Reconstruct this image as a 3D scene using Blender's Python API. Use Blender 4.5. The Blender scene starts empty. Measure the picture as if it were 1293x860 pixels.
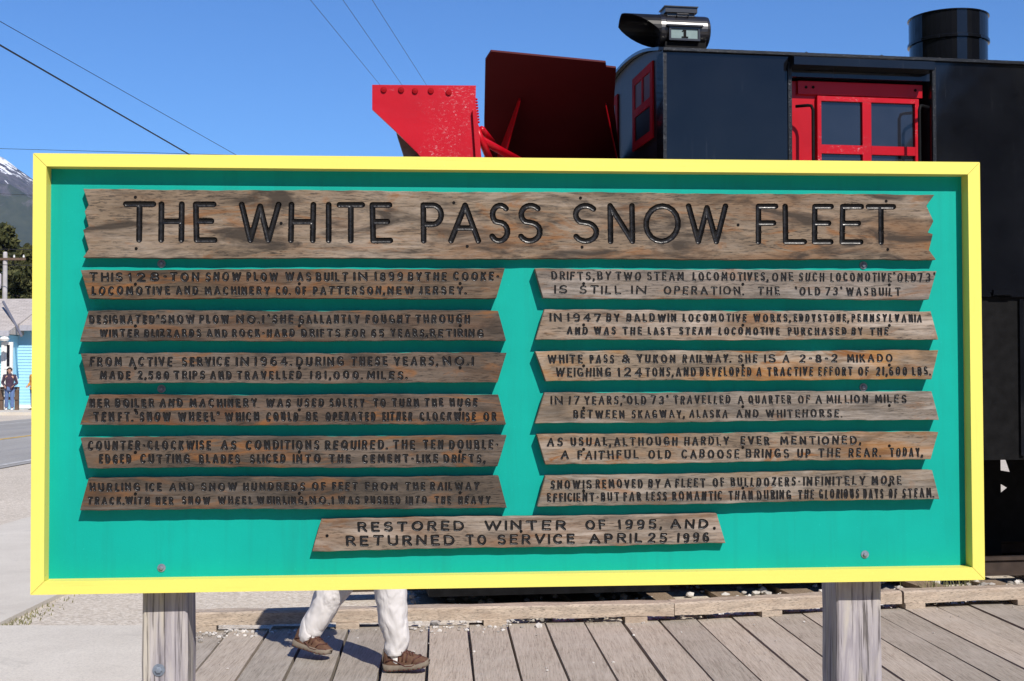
import bpy, bmesh, math, random
import numpy as np
from mathutils import Vector, Matrix, noise
random.seed(7)
R = math.radians
SC = bpy.context.scene
COL = SC.collection

# ------------------------------------------------------------------ camera
EYE = 1.55
F, CX, CY = 1590.0, 646.5, 430.0          # focal length and centre in photo pixels (1293 x 860)
PITCH = math.atan(43.0 / F)
cam = bpy.data.cameras.new('camera')
cam.sensor_width = 36.0
cam.lens = 36.0 * F / 1293.0
cam.clip_start = 0.05
cam.clip_end = 20000.0
camo = bpy.data.objects.new('camera', cam)
COL.objects.link(camo)
camo.location = (0, 0, EYE)
camo.rotation_euler = (R(90) + PITCH, 0, 0)
SC.camera = camo

# ------------------------------------------------------------------ sky and sun
SUN_EL, SUN_AZ = 42.0, 25.0               # azimuth: degrees to the right of straight behind the camera
w = bpy.data.worlds.new('World'); SC.world = w; w.use_nodes = True
nt = w.node_tree; nt.nodes.clear()
sky = nt.nodes.new('ShaderNodeTexSky'); sky.sky_type = 'NISHITA'
sky.sun_disc = False
sky.sun_elevation = R(SUN_EL); sky.sun_rotation = R(180 - SUN_AZ)
sky.altitude = 0; sky.air_density = 1.0; sky.dust_density = 0.1; sky.ozone_density = 3.0
bg = nt.nodes.new('ShaderNodeBackground'); bg.inputs[1].default_value = 0.068
out = nt.nodes.new('ShaderNodeOutputWorld')
tint = nt.nodes.new('ShaderNodeMix'); tint.data_type = 'RGBA'; tint.blend_type = 'MULTIPLY'; tint.inputs[0].default_value = 1.0
tint.inputs[7].default_value = (0.60, 0.95, 1.44, 1)          # deep, polarised spring sky
nt.links.new(sky.outputs[0], tint.inputs[6]); nt.links.new(tint.outputs[2], bg.inputs[0]); nt.links.new(bg.outputs[0], out.inputs[0])
sd = Vector((math.cos(R(SUN_EL)) * math.sin(R(SUN_AZ)), -math.cos(R(SUN_EL)) * math.cos(R(SUN_AZ)), math.sin(R(SUN_EL))))
sun = bpy.data.lights.new('sun', 'SUN'); sun.energy = 4.25; sun.angle = R(0.53); sun.color = (1.0, 0.935, 0.84)
suno = bpy.data.objects.new('sun', sun); COL.objects.link(suno)
suno.rotation_euler = sd.to_track_quat('Z', 'Y').to_euler()
suno.location = (10, -20, 25)
SC.view_settings.view_transform = 'Standard'
SC.view_settings.look = 'None'
SC.view_settings.gamma = 1.0
SC.view_settings.exposure = 0.5
try:
    SC.view_settings.use_curve_mapping = False
except Exception:
    pass

# ------------------------------------------------------------------ helpers
def ray(px, py):
    d = Vector(((px - CX) / F, 1.0, -(py - CY) / F))
    d = Matrix.Rotation(PITCH, 3, 'X') @ d
    return d                                # from the eye
EYEV = Vector((0, 0, EYE))
def at_depth(px, py, Y):
    d = ray(px, py); return EYEV + d * (Y / d.y)
def on_ground(px, py, z=0.0):
    d = ray(px, py); return EYEV + d * ((z - EYE) / d.z)

def link_mesh(name, me, mat=None, parent=None, smooth=False):
    o = bpy.data.objects.new(name, me); COL.objects.link(o)
    if mat is not None:
        me.materials.append(mat)
    if parent is not None:
        o.parent = parent
    if smooth:
        me.polygons.foreach_set('use_smooth', [True] * len(me.polygons))
    return o
def obj(name, bm, mat=None, parent=None, smooth=False, bevel=0.0):
    if bevel:
        es = [e for e in bm.edges if len(e.link_faces) == 2 and e.calc_face_angle(0) > 0.6]
        if es:
            bmesh.ops.bevel(bm, geom=es, offset=bevel, segments=2, affect='EDGES', clamp_overlap=True, profile=0.6)
    bmesh.ops.recalc_face_normals(bm, faces=bm.faces[:])
    me = bpy.data.meshes.new(name); bm.to_mesh(me); bm.free()
    return link_mesh(name, me, mat, parent, smooth)
def thing(name, label, cat, loc=(0, 0, 0), rz=0.0, group=None):
    o = bpy.data.objects.new(name, None); COL.objects.link(o)
    o.location = loc; o.rotation_euler = (0, 0, rz)
    o.empty_display_size = 0.1
    return tag(o, label, cat, group)
def tag(o, label=None, cat=None, group=None, kind=None):
    if label: o['label'] = label
    if cat: o['category'] = cat
    if group: o['group'] = group
    if kind: o['kind'] = kind
    return o

def box(bm, x0, x1, y0, y1, z0, z1):
    vs = [bm.verts.new(p) for p in ((x0,y0,z0),(x1,y0,z0),(x1,y1,z0),(x0,y1,z0),(x0,y0,z1),(x1,y0,z1),(x1,y1,z1),(x0,y1,z1))]
    for f in ((3,2,1,0),(4,5,6,7),(0,1,5,4),(1,2,6,5),(2,3,7,6),(3,0,4,7)):
        bm.faces.new([vs[i] for i in f])
    return vs
def prism(bm, pts, off):
    """polygon of 3-D points extruded by the vector off"""
    off = Vector(off)
    a = [bm.verts.new(Vector(p)) for p in pts]
    b = [bm.verts.new(Vector(p) + off) for p in pts]
    n = len(pts)
    bm.faces.new(a); bm.faces.new(b[::-1])
    for i in range(n):
        j = (i + 1) % n
        bm.faces.new((a[j], a[i], b[i], b[j]))
def tube(bm, pts, r, seg=10, cap=True):
    pts = [Vector(p) for p in pts]
    rs = r if isinstance(r, (list, tuple)) else [r] * len(pts)
    rings = []
    up = None
    for i, p in enumerate(pts):
        t = (pts[min(i + 1, len(pts) - 1)] - pts[max(i - 1, 0)]).normalized()
        if up is None:
            up = Vector((0, 0, 1)) if abs(t.z) < 0.9 else Vector((1, 0, 0))
        a = (up - t * up.dot(t)).normalized(); up = a
        b = t.cross(a)
        rings.append([bm.verts.new(p + (a * math.cos(k * 2 * math.pi / seg) + b * math.sin(k * 2 * math.pi / seg)) * rs[i]) for k in range(seg)])
    for i in range(len(rings) - 1):
        for k in range(seg):
            bm.faces.new((rings[i][k], rings[i][(k + 1) % seg], rings[i + 1][(k + 1) % seg], rings[i + 1][k]))
    if cap:
        bm.faces.new(rings[0][::-1]); bm.faces.new(rings[-1])
def lathe(bm, prof, origin, axis='z', seg=32, cap=True):
    """prof: list of (radius, along)"""
    o = Vector(origin)
    rings = []
    for r, h in prof:
        ring = []
        for k in range(seg):
            a = 2 * math.pi * k / seg
            c, s = r * math.cos(a), r * math.sin(a)
            v = {'z': (c, s, h), 'x': (h, c, s), 'y': (c, h, s)}[axis]
            ring.append(bm.verts.new(o + Vector(v)))
        rings.append(ring)
    for i in range(len(rings) - 1):
        for k in range(seg):
            bm.faces.new((rings[i][k], rings[i][(k + 1) % seg], rings[i + 1][(k + 1) % seg], rings[i + 1][k]))
    if not cap: return
    if prof[0][0] > 1e-6: bm.faces.new(rings[0][::-1])
    if prof[-1][0] > 1e-6: bm.faces.new(rings[-1])
def blob(bm, c, r, sq=(1, 1, 1), seg=8, jag=0.0):
    c = Vector(c)
    res = bmesh.ops.create_icosphere(bm, subdivisions=1 if seg <= 8 else 2, radius=1.0)
    for v in res['verts']:
        k = 1.0 + (random.uniform(-jag, jag) if jag else 0)
        v.co = c + Vector((v.co.x * r * sq[0] * k, v.co.y * r * sq[1] * k, v.co.z * r * sq[2] * k))
def BM(): return bmesh.new()

# ------------------------------------------------------------------ materials
def new_mat(name):
    m = bpy.data.materials.new(name); m.use_nodes = True
    nt = m.node_tree
    return m, nt, nt.nodes['Principled BSDF'], nt.nodes, nt.links
def N(nt, kind, **kw):
    n = nt.nodes.new(kind)
    for k, v in kw.items():
        setattr(n, k, v)
    return n
def coords(nt, scale=(1, 1, 1), src='Object', loc=(0, 0, 0), rot=(0, 0, 0)):
    tc = N(nt, 'ShaderNodeTexCoord'); mp = N(nt, 'ShaderNodeMapping')
    mp.inputs['Scale'].default_value = scale; mp.inputs['Location'].default_value = loc; mp.inputs['Rotation'].default_value = rot
    nt.links.new(tc.outputs[src], mp.inputs[0])
    return mp.outputs[0]
def nz(nt, vec, scale, detail=4, rough=0.55, dist=0.0):
    n = N(nt, 'ShaderNodeTexNoise')
    n.inputs['Scale'].default_value = scale; n.inputs['Detail'].default_value = detail
    n.inputs['Roughness'].default_value = rough; n.inputs['Distortion'].default_value = dist
    nt.links.new(vec, n.inputs['Vector'])
    return n.outputs['Fac']
def ramp(nt, fac, stops, interp='LINEAR'):
    r = N(nt, 'ShaderNodeValToRGB'); cr = r.color_ramp; cr.interpolation = interp
    while len(cr.elements) < len(stops): cr.elements.new(0.5)
    for e, (p, c) in zip(cr.elements, stops):
        e.position = p; e.color = tuple(c) + (1,) if len(c) == 3 else c
    nt.links.new(fac, r.inputs[0])
    return r.outputs[0]
def g(v): return (v, v, v)
def mix(nt, fac, a, b, mode='MIX'):
    m = N(nt, 'ShaderNodeMix', data_type='RGBA', blend_type=mode)
    for sock, v in ((m.inputs[0], fac), (m.inputs[6], a), (m.inputs[7], b)):
        if isinstance(v, (int, float)): sock.default_value = v
        elif isinstance(v, tuple): sock.default_value = v if len(v) == 4 else v + (1,)
        else: nt.links.new(v, sock)
    return m.outputs[2]
def bump(nt, bsdf, h, strength=0.3, dist=0.01):
    b = N(nt, 'ShaderNodeBump'); b.inputs['Strength'].default_value = strength; b.inputs['Distance'].default_value = dist
    nt.links.new(h, b.inputs['Height']); nt.links.new(b.outputs[0], bsdf.inputs['Normal'])
    return b

def plain(name, col, rough=0.5, metal=0.0, spec=0.5, var=0.12, vscale=8.0, bmp=0.0, bscale=60.0, coat=0.0):
    m, nt, b, _, L = new_mat(name)
    v = coords(nt)
    c0 = tuple(max(0, c * (1 - var)) for c in col); c1 = tuple(min(1, c * (1 + var)) for c in col)
    L.new(ramp(nt, nz(nt, v, vscale, 5), [(0.3, c0), (0.7, c1)]), b.inputs['Base Color'])
    b.inputs['Roughness'].default_value = rough; b.inputs['Metallic'].default_value = metal
    b.inputs['Specular IOR Level'].default_value = spec
    b.inputs['Coat Weight'].default_value = coat
    if bmp: bump(nt, b, nz(nt, v, bscale, 4), bmp, 0.004)
    return m

def weathered(name, dark, light, stain, stain_amt=0.5, axis='x', seed=0.0, gs=1.0, smudge=0.0, rough=0.75, worn=0.0):
    """weathered timber: fine grain along an axis, broad blotches, rusty stains"""
    m, nt, b, _, L = new_mat(name)
    st = {'x': (1.6, 26, 26), 'y': (26, 1.6, 26), 'z': (26, 26, 1.6)}[axis]
    st2 = {'x': (1.0, 4, 4), 'y': (4, 1.0, 4), 'z': (4, 4, 1.0)}[axis]
    v = coords(nt, tuple(s * gs for s in st), loc=(seed * 3.1, seed * 1.7, seed))
    v2 = coords(nt, st2, loc=(seed, seed * 2.3, seed * 5.1))
    gr = nz(nt, v, 3.5, 6, 0.62, 0.35)
    vfn = coords(nt, {'x': (5, 42, 42), 'y': (42, 5, 42), 'z': (42, 42, 5)}[axis], loc=(seed, seed * 3.3, seed * 1.9))
    fine = nz(nt, vfn, 8.0, 4, 0.65, 0.15)
    light = (min(1, light[0] * 1.06), light[1], light[2] * .93)
    col = ramp(nt, gr, [(0.22, tuple(a * .65 + c * .35 for a, c in zip(dark, light))), (0.50, tuple(a * .4 + c * .6 for a, c in zip(dark, light))), (0.72, light)])
    col = mix(nt, ramp(nt, fine, [(0.37, g(0.85)), (0.48, g(0.0))]), col, tuple(c * 0.30 for c in dark))
    big = nz(nt, v2, 2.6, 4, 0.6, 0.6)
    col = mix(nt, ramp(nt, big, [(0.50, g(0)), (0.66, g(stain_amt))]), col, stain)
    big2 = nz(nt, v2, 5.2, 4, 0.6, 0.9)
    if worn:
        wn = nz(nt, v2, 1.7, 5, 0.65, 0.8)
        wn2 = nz(nt, v, 3.2, 6, 0.7, 0.3)
        wm = mix(nt, 1.0, ramp(nt, wn, [(0.44, g(0)), (0.62, g(1))]), ramp(nt, wn2, [(0.40, g(0)), (0.56, g(worn))]), 'MULTIPLY')
        lg = sum(light) / 3
        col = mix(nt, wm, col, tuple(min(1, (c * .55 + lg * .45) * 1.75) for c in light))
        rs = nz(nt, v2, 4.1, 5, 0.7, 1.2)
        col = mix(nt, ramp(nt, rs, [(0.545, g(0)), (0.66, g(min(1, stain_amt * 1.1)))]), col, (0.20, 0.080, 0.020))
    if smudge:
        col = mix(nt, ramp(nt, big2, [(0.47, g(0)), (0.64, g(smudge))]), col, tuple(c * 0.42 for c in dark))
    L.new(col, b.inputs['Base Color'])
    b.inputs['Roughness'].default_value = rough
    b.inputs['Specular IOR Level'].default_value = 0.35
    bump(nt, b, mix(nt, 0.5, gr, fine), 0.45, 0.0025)
    return m

M = {}
# painted sign
def paint(name, col, rough=0.42, axis='x', dirt=0.12, worn=None):
    m, nt, b, _, L = new_mat(name)
    st = {'x': (2, 60, 60), 'z': (60, 60, 2), 'n': (9, 9, 9)}[axis]
    v = coords(nt, st); v1 = coords(nt)
    gr = nz(nt, v, 2.0, 4, 0.6)
    base = mix(nt, ramp(nt, nz(nt, v1, 3.0, 6, 0.6), [(0.35, g(0)), (0.75, g(dirt))]), col, tuple(c * 0.55 for c in col))
    spk = ramp(nt, nz(nt, v1, 140, 3, 0.5), [(0.70, g(0)), (0.76, g(0.5))])
    base = mix(nt, spk, base, worn or tuple(min(1, c * 1.25 + 0.05) for c in col))
    if axis == 'n':
        vs = coords(nt, (14, 1, 0.8))
        base = mix(nt, ramp(nt, nz(nt, vs, 2.0, 5, 0.65, 0.3), [(0.50, g(0)), (0.74, g(0.45))]), base, tuple(c * 0.72 + 0.004 for c in col))
        sc_ = coords(nt, (3, 1, 40), rot=(0, 0.5, 0))
        base = mix(nt, ramp(nt, nz(nt, sc_, 3.0, 3, 0.6), [(0.77, g(0)), (0.80, g(0.35))]), base, (0.12, 0.42, 0.37))
    else:
        base = mix(nt, ramp(nt, gr, [(0.24, g(0.35)), (0.40, g(0))]), base, tuple(c * 0.72 for c in col))
        chip = ramp(nt, nz(nt, v1, 34, 5, 0.7), [(0.69, g(0)), (0.715, g(0.75))])
        base = mix(nt, chip, base, (0.50, 0.44, 0.22))
    L.new(base, b.inputs['Base Color'])
    b.inputs['Roughness'].default_value = rough
    b.inputs['Specular IOR Level'].default_value = 0.3
    bump(nt, b, mix(nt, 0.4, gr, nz(nt, v1, 220, 3)), 0.22, 0.002)
    return m
M['yellow_x'] = paint('yellow_paint_along', (0.755, 0.67, 0.14), 0.45, 'x', 0.10)
M['yellow_z'] = paint('yellow_paint_upright', (0.755, 0.67, 0.14), 0.45, 'z', 0.10)
M['teal'] = paint('teal_paint', (0.001, 0.345, 0.285), 0.62, 'n', 0.34, (0.01, 0.42, 0.36))
M['teal'].node_tree.nodes['Principled BSDF'].inputs['Specular IOR Level'].default_value = 0.15
def tar(name='black_letter_paint', bs=0.22, sc=150):
    m, nt, b, _, L = new_mat(name)
    v = coords(nt)
    L.new(ramp(nt, nz(nt, v, 60, 4), [(0.35, (0.004, 0.004, 0.005)), (0.75, (0.014, 0.0125, 0.013))]), b.inputs['Base Color'])
    L.new(ramp(nt, nz(nt, v, 90, 3), [(0.3, g(0.24)), (0.7, g(0.46))]), b.inputs['Roughness'])
    b.inputs['Specular IOR Level'].default_value = 0.42
    bump(nt, b, nz(nt, v, sc, 3, 0.6), bs, 0.003)
    return m
M['tar'] = tar()
M['tar_rough'] = tar('blistered_black_letter_paint', 0.28, 260)
def post_mat():
    m, nt, b, _, L = new_mat('weathered_post')
    v = coords(nt, (16, 16, 1.3)); vb = coords(nt, (7, 7, 0.7)); vf = coords(nt, (60, 60, 1.6))
    broad = nz(nt, vb, 1.6, 3, 0.5, 1.4)
    gr = nz(nt, v, 2.6, 6, 0.62, 1.0)
    fine = nz(nt, vf, 2.0, 4, 0.6, 0.4)
    col = ramp(nt, gr, [(0.28, (0.20, 0.185, 0.205)), (0.5, (0.33, 0.305, 0.325)), (0.7, (0.46, 0.43, 0.43))])
    col = mix(nt, ramp(nt, broad, [(0.50, g(0)), (0.64, g(0.75))]), col, (0.47, 0.43, 0.36))
    col = mix(nt, ramp(nt, broad, [(0.30, g(0.6)), (0.44, g(0))]), col, (0.20, 0.18, 0.22))
    col = mix(nt, ramp(nt, fine, [(0.36, g(0.85)), (0.45, g(0))]), col, (0.06, 0.052, 0.052))
    L.new(col, b.inputs['Base Color']); b.inputs['Roughness'].default_value = 0.85; b.inputs['Specular IOR Level'].default_value = 0.2
    bump(nt, b, mix(nt, 0.5, gr, fine), 0.5, 0.003)
    return m
M['post'] = post_mat()
M['galv'] = plain('galvanised_steel', (0.17, 0.20, 0.25), 0.45, 0.15, 0.5, 0.25, 60)
# train paints
def gloss_black():
    m, nt, b, _, L = new_mat('black_gloss_enamel')
    v = coords(nt); vs = coords(nt, (9, 9, 0.6))
    base = ramp(nt, nz(nt, v, 2.0, 5), [(0.3, (0.0035, 0.004, 0.006)), (0.75, (0.008, 0.009, 0.012))])
    streak = ramp(nt, nz(nt, vs, 3.0, 4, 0.6), [(0.62, g(0)), (0.78, g(0.12))])
    base = mix(nt, streak, base, (0.10, 0.11, 0.13))
    L.new(base, b.inputs['Base Color'])
    L.new(ramp(nt, nz(nt, v, 6.0, 5), [(0.3, g(0.04)), (0.8, g(0.12))]), b.inputs['Roughness'])
    b.inputs['Specular IOR Level'].default_value = 0.42
    bump(nt, b, nz(nt, v, 1.6, 2, 0.4), 0.10, 0.05)
    return m
M['black'] = gloss_black()
M['black_dull'] = plain('dull_black_iron', (0.006, 0.006, 0.0065), 0.6, 0.0, 0.08, 0.4, 14, 0.25, 80)
def chipped():
    m, nt, b, _, L = new_mat('chipped_black_edge')
    v = coords(nt)
    n = nz(nt, v, 55, 4, 0.7)
    L.new(ramp(nt, n, [(0.63, (0.005, 0.006, 0.008)), (0.74, (0.22, 0.22, 0.24))]), b.inputs['Base Color'])
    b.inputs['Roughness'].default_value = 0.3
    bump(nt, b, n, 0.4, 0.006)
    return m
M['chipped'] = chipped()
M['satin'] = plain('satin_black', (0.006, 0.006, 0.008), 0.42, 0.0, 0.2, 0.4, 10, 0.15, 30)
M['red_dull'] = plain('dull_darkened_red', (0.26, 0.004, 0.008), 0.7, 0.0, 0.08, 0.2, 8)  # red enamel dulled and darkened, with the end window's shade in its colour
M['black_metal'] = plain('polished_black_sheet', (0.010, 0.0095, 0.012), 0.3, 0.0, 0.7, 0.3, 12, 0.1, 30)
def red_paint(name, col, scr=0.0, rough=0.32):
    m, nt, b, _, L = new_mat(name)
    v = coords(nt); v2 = coords(nt, (1, 1, 1.6))
    base = ramp(nt, nz(nt, v, 3.0, 5), [(0.3, tuple(c * 0.85 for c in col)), (0.75, tuple(min(1, c * 1.1) for c in col))])
    if scr:
        broad = ramp(nt, nz(nt, v2, 2.3, 3), [(0.48, g(0)), (0.60, g(1))])
        fine = ramp(nt, nz(nt, v2, 48, 7, 0.8, 0.4), [(0.55, g(0)), (0.66, g(scr))])
        base = mix(nt, mix(nt, 1.0, broad, fine, 'MULTIPLY'), base, (0.62, 0.40, 0.42))
    L.new(base, b.inputs['Base Color']); b.inputs['Roughness'].default_value = rough
    b.inputs['Specular IOR Level'].default_value = 0.3
    bump(nt, b, nz(nt, v, 5, 4), 0.12, 0.02)
    return m
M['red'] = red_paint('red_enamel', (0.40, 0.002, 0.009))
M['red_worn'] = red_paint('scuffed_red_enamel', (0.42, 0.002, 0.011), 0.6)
M['red_shaded'] = red_paint('shaded_dark_red', (0.055, 0.002, 0.003), 0.0, 0.55)  # red enamel darkened: the deflector's shade is put into the colour
M['rust'] = plain('bare_brown_steel', (0.17, 0.12, 0.10), 0.6, 0.1, 0.4, 0.3, 12)
def glass():
    m, nt, b, _, L = new_mat('dark_window_glass')
    v = coords(nt)
    L.new(ramp(nt, nz(nt, v, 4, 4), [(0.3, (0.012, 0.014, 0.02)), (0.8, (0.022, 0.024, 0.035))]), b.inputs['Base Color'])
    b.inputs['Roughness'].default_value = 0.04; b.inputs['Specular IOR Level'].default_value = 0.75
    bump(nt, b, nz(nt, v, 3, 2), 0.05, 0.02)
    return m
M['glass'] = glass()
M['milk'] = plain('milky_glass', (0.20, 0.265, 0.26), 0.25, 0, 0.5, 0.1, 20)
M['rail'] = plain('rusty_rail_steel', (0.05, 0.035, 0.028), 0.6, 0.3, 0.4, 0.3, 10)
# ------------------------------------------------------------------ ground
def gravel_mat(name, c0, c1, c2, scale=55.0, strength=0.6, patch=0.5):
    m, nt, b, _, L = new_mat(name)
    v = coords(nt)
    vo = N(nt, 'ShaderNodeTexVoronoi'); vo.inputs['Scale'].default_value = scale
    L.new(v, vo.inputs['Vector'])
    sep = N(nt, 'ShaderNodeSeparateColor'); L.new(vo.outputs['Color'], sep.inputs[0])
    stone = ramp(nt, sep.outputs[0], [(0.0, c0), (0.5, c1), (1.0, c2)])
    sand = ramp(nt, nz(nt, v, 130, 4, 0.7), [(0.3, tuple(c * 0.7 for c in c1)), (0.7, tuple(min(1, c * 1.15) for c in c1))])
    col = mix(nt, ramp(nt, nz(nt, v, 1.3, 5, 0.6), [(0.40, g(0.15)), (0.62, g(patch))]), stone, sand)
    col = mix(nt, ramp(nt, nz(nt, v, 0.35, 4), [(0.4, g(0)), (0.7, g(0.22))]), col, tuple(c * 0.5 for c in c0))
    L.new(col, b.inputs['Base Color']); b.inputs['Roughness'].default_value = 0.9
    b.inputs['Specular IOR Level'].default_value = 0.2
    inv = N(nt, 'ShaderNodeMath', operation='SUBTRACT'); inv.inputs[0].default_value = 1.0
    L.new(vo.outputs['Distance'], inv.inputs[1])
    bump(nt, b, mix(nt, 0.4, inv.outputs[0], nz(nt, v, 160, 3)), strength, 0.012)
    return m
M['gravel'] = gravel_mat('tan_gravel', (0.36, 0.31, 0.25), (0.58, 0.51, 0.425), (0.74, 0.68, 0.60), 60)
M['ballast'] = gravel_mat('grey_ballast', (0.16, 0.155, 0.15), (0.34, 0.33, 0.31), (0.58, 0.56, 0.54), 24, 1.0, 0.25)
def concrete():
    m, nt, b, _, L = new_mat('pale_concrete')
    v = coords(nt)
    col = ramp(nt, nz(nt, v, 1.1, 6, 0.65), [(0.3, (0.52, 0.475, 0.41)), (0.7, (0.64, 0.595, 0.52))])
    col = mix(nt, ramp(nt, nz(nt, v, 90, 4, 0.7), [(0.35, g(0.35)), (0.55, g(0))]), col, (0.25, 0.23, 0.21))
    col = mix(nt, ramp(nt, nz(nt, v, 2.6, 6, 0.7, 0.8), [(0.58, g(0)), (0.72, g(0.35))]), col, (0.27, 0.25, 0.22))
    L.new(col, b.inputs['Base Color']); b.inputs['Roughness'].default_value = 0.88
    bump(nt, b, nz(nt, v, 110, 5, 0.7), 0.3, 0.004)
    return m
M['concrete'] = concrete()
def asphalt():
    m, nt, b, _, L = new_mat('worn_asphalt')
    v = coords(nt)
    col = ramp(nt, nz(nt, coords(nt, (1, 0.12, 1)), 0.9, 5, 0.6), [(0.3, (0.28, 0.265, 0.245)), (0.7, (0.42, 0.40, 0.37))])
    col = mix(nt, ramp(nt, nz(nt, v, 45, 4, 0.7), [(0.4, g(0.4)), (0.6, g(0))]), col, (0.10, 0.10, 0.10))
    L.new(col, b.inputs['Base Color']); b.inputs['Roughness'].default_value = 0.85
    bump(nt, b, nz(nt, v, 80, 4), 0.3, 0.006)
    return m
M['asphalt'] = asphalt()
M['line_white'] = plain('worn_white_line', (0.45, 0.44, 0.42), 0.7, 0, 0.3, 0.35, 6)
M['line_yellow'] = plain('worn_yellow_line', (0.50, 0.33, 0.08), 0.7, 0, 0.3, 0.35, 6)

def sheet(name, pts, z, mat, h=None):
    bm = BM()
    if h:
        prism(bm, [(p[0], p[1], z) for p in pts], (0, 0, -h))
    else:
        bm.faces.new([bm.verts.new((p[0], p[1], z)) for p in pts])
    o = obj(name, bm, mat); tag(o, kind='structure'); return o
bm = BM()
rs = [0.001, 4, 8, 14, 25, 50, 110, 300, 900, 1500, 3000]
rings = []
for r in rs:
    rings.append([bm.verts.new((r * math.cos(a * math.pi / 24), r * math.sin(a * math.pi / 24) + 6, -0.02)) for a in range(48)])
for i in range(len(rings) - 1):
    for k in range(48):
        bm.faces.new((rings[i][k], rings[i + 1][k], rings[i + 1][(k + 1) % 48], rings[i][(k + 1) % 48]))
tag(obj('ground', bm, M['gravel']), kind='structure')
sheet('sidewalk', [(-5.23, -12), (-3.18, -12), (-3.18, 48), (-5.23, 48)], 0.012, M['concrete'], 0.08)
sheet('pavement', [(-3.15, -6), (-1.98, -6), (-1.72, 5.0), (-1.92, 7.75), (-3.15, 7.75)], 0.016, M['concrete'], 0.08)
sheet('road', [(-17.0, -30), (-8.5, -30), (-8.5, 220), (-17.0, 220)], -0.008, M['asphalt'])
for nm, xs, mt in (('road_edge_line', (-8.85, -8.70), 'line_white'), ('road_centre_line', (-12.38, -12.2), 'line_yellow'),
                   ('road_edge_line', (-15.95, -15.80), 'line_white')):
    sheet(nm, [(xs[0], -30), (xs[1], -30), (xs[1], 220), (xs[0], 220)], -0.003, M[mt])
# far pavement with a kerb on the other side of the road
sheet('far_pavement', [(-60, 48.6), (-17.4, 48.6), (-17.4, 53.2), (-60, 53.2)], 0.10, M['concrete'], 0.15)

# boardwalk -------------------------------------------------------------
BEAMS = [((-1.862, 7.373), (0.984, 7.688)), ((0.99, 7.69), (2.495, 8.10)), ((2.512, 8.102), (4.9, 8.55))]
def beam_y(x):
    for (a, b) in BEAMS:
        if x <= b[0]: return a[1] + (x - a[0]) * (b[1] - a[1]) / (b[0] - a[0])
    return BEAMS[-1][1][1]
def board_mat():
    m, nt, b, _, L = new_mat('boardwalk_timber')
    geo = N(nt, 'ShaderNodeNewGeometry')
    tc = N(nt, 'ShaderNodeTexCoord'); add = N(nt, 'ShaderNodeVectorMath', operation='ADD')
    sc = N(nt, 'ShaderNodeVectorMath', operation='SCALE'); sc.inputs['Scale'].default_value = 37.0
    cmb = N(nt, 'ShaderNodeCombineXYZ'); L.new(geo.outputs['Random Per Island'], cmb.inputs[0]); L.new(geo.outputs['Random Per Island'], cmb.inputs[1])
    L.new(cmb.outputs[0], sc.inputs[0]); L.new(tc.outputs['Object'], add.inputs[0]); L.new(sc.outputs[0], add.inputs[1])
    mp = N(nt, 'ShaderNodeMapping'); mp.inputs['Scale'].default_value = (34, 1.5, 34); L.new(add.outputs[0], mp.inputs[0])
    gr = nz(nt, mp.outputs[0], 3.0, 6, 0.65, 0.4)
    fine = nz(nt, mp.outputs[0], 7.0, 6, 0.75, 0.2)
    col = ramp(nt, gr, [(0.30, (0.235, 0.20, 0.165)), (0.48, (0.35, 0.308, 0.258)), (0.70, (0.44, 0.39, 0.33))])
    col = mix(nt, ramp(nt, fine, [(0.33, g(0.9)), (0.46, g(0))]), col, (0.075, 0.058, 0.045))
    ton = ramp(nt, geo.outputs['Random Per Island'], [(0, g(0.80)), (0.5, (1.0, 0.98, 0.96)), (1, (1.12, 1.08, 1.05))])
    col = mix(nt, 1.0, col, ton, 'MULTIPLY')
    dirt = ramp(nt, nz(nt, add.outputs[0], 2.2, 5, 0.6), [(0.45, g(0)), (0.75, g(0.5))])
    col = mix(nt, dirt, col, (0.46, 0.41, 0.36))
    L.new(col, b.inputs['Base Color']); b.inputs['Roughness'].default_value = 0.8
    b.inputs['Specular IOR Level'].default_value = 0.3
    bump(nt, b, mix(nt, 0.5, gr, fine), 0.5, 0.003)
    return m
M['board'] = board_mat()
bm = BM()
PW = 0.234; BT = 0.05
random.seed(3)
for k in range(-7, 34):
    gap = random.uniform(0.009, 0.020)
    dx = -0.0569                                    # boards run slightly to the left as they go away
    xf0 = -0.26 + k * PW + gap / 2; xf1 = xf0 + PW - gap
    yf = beam_y((xf0 + xf1) / 2) + random.uniform(0.05, 0.12)
    y0 = 1.2
    hz = BT + random.uniform(-0.004, 0.004)
    n = 10
    top0 = []; top1 = []; bot0 = []; bot1 = []
    wob = [random.uniform(-0.003, 0.003) for _ in range(n + 1)]
    for i in range(n + 1):
        y = y0 + (yf - y0) * i / n
        s = dx * (y - 7.52)
        z = hz + 0.002 * math.sin(i * 1.3 + k)
        top0.append(bm.verts.new((xf0 + s + wob[i], y, z))); top1.append(bm.verts.new((xf1 + s + wob[n - i], y, z)))
        bot0.append(bm.verts.new((xf0 + s + wob[i], y, 0.008))); bot1.append(bm.verts.new((xf1 + s + wob[n - i], y, 0.008)))
    for i in range(n):
        bm.faces.new((top0[i], top1[i], top1[i + 1], top0[i + 1]))
        bm.faces.new((bot0[i], top0[i], top0[i + 1], bot0[i + 1]))
        bm.faces.new((top1[i], bot1[i], bot1[i + 1], top1[i + 1]))
    bm.faces.new((bot0[0], bot1[0], top1[0], top0[0])); bm.faces.new((top0[n], top1[n], bot1[n], bot0[n]))
tag(obj('boardwalk', bm, M['board']), kind='structure')

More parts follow.
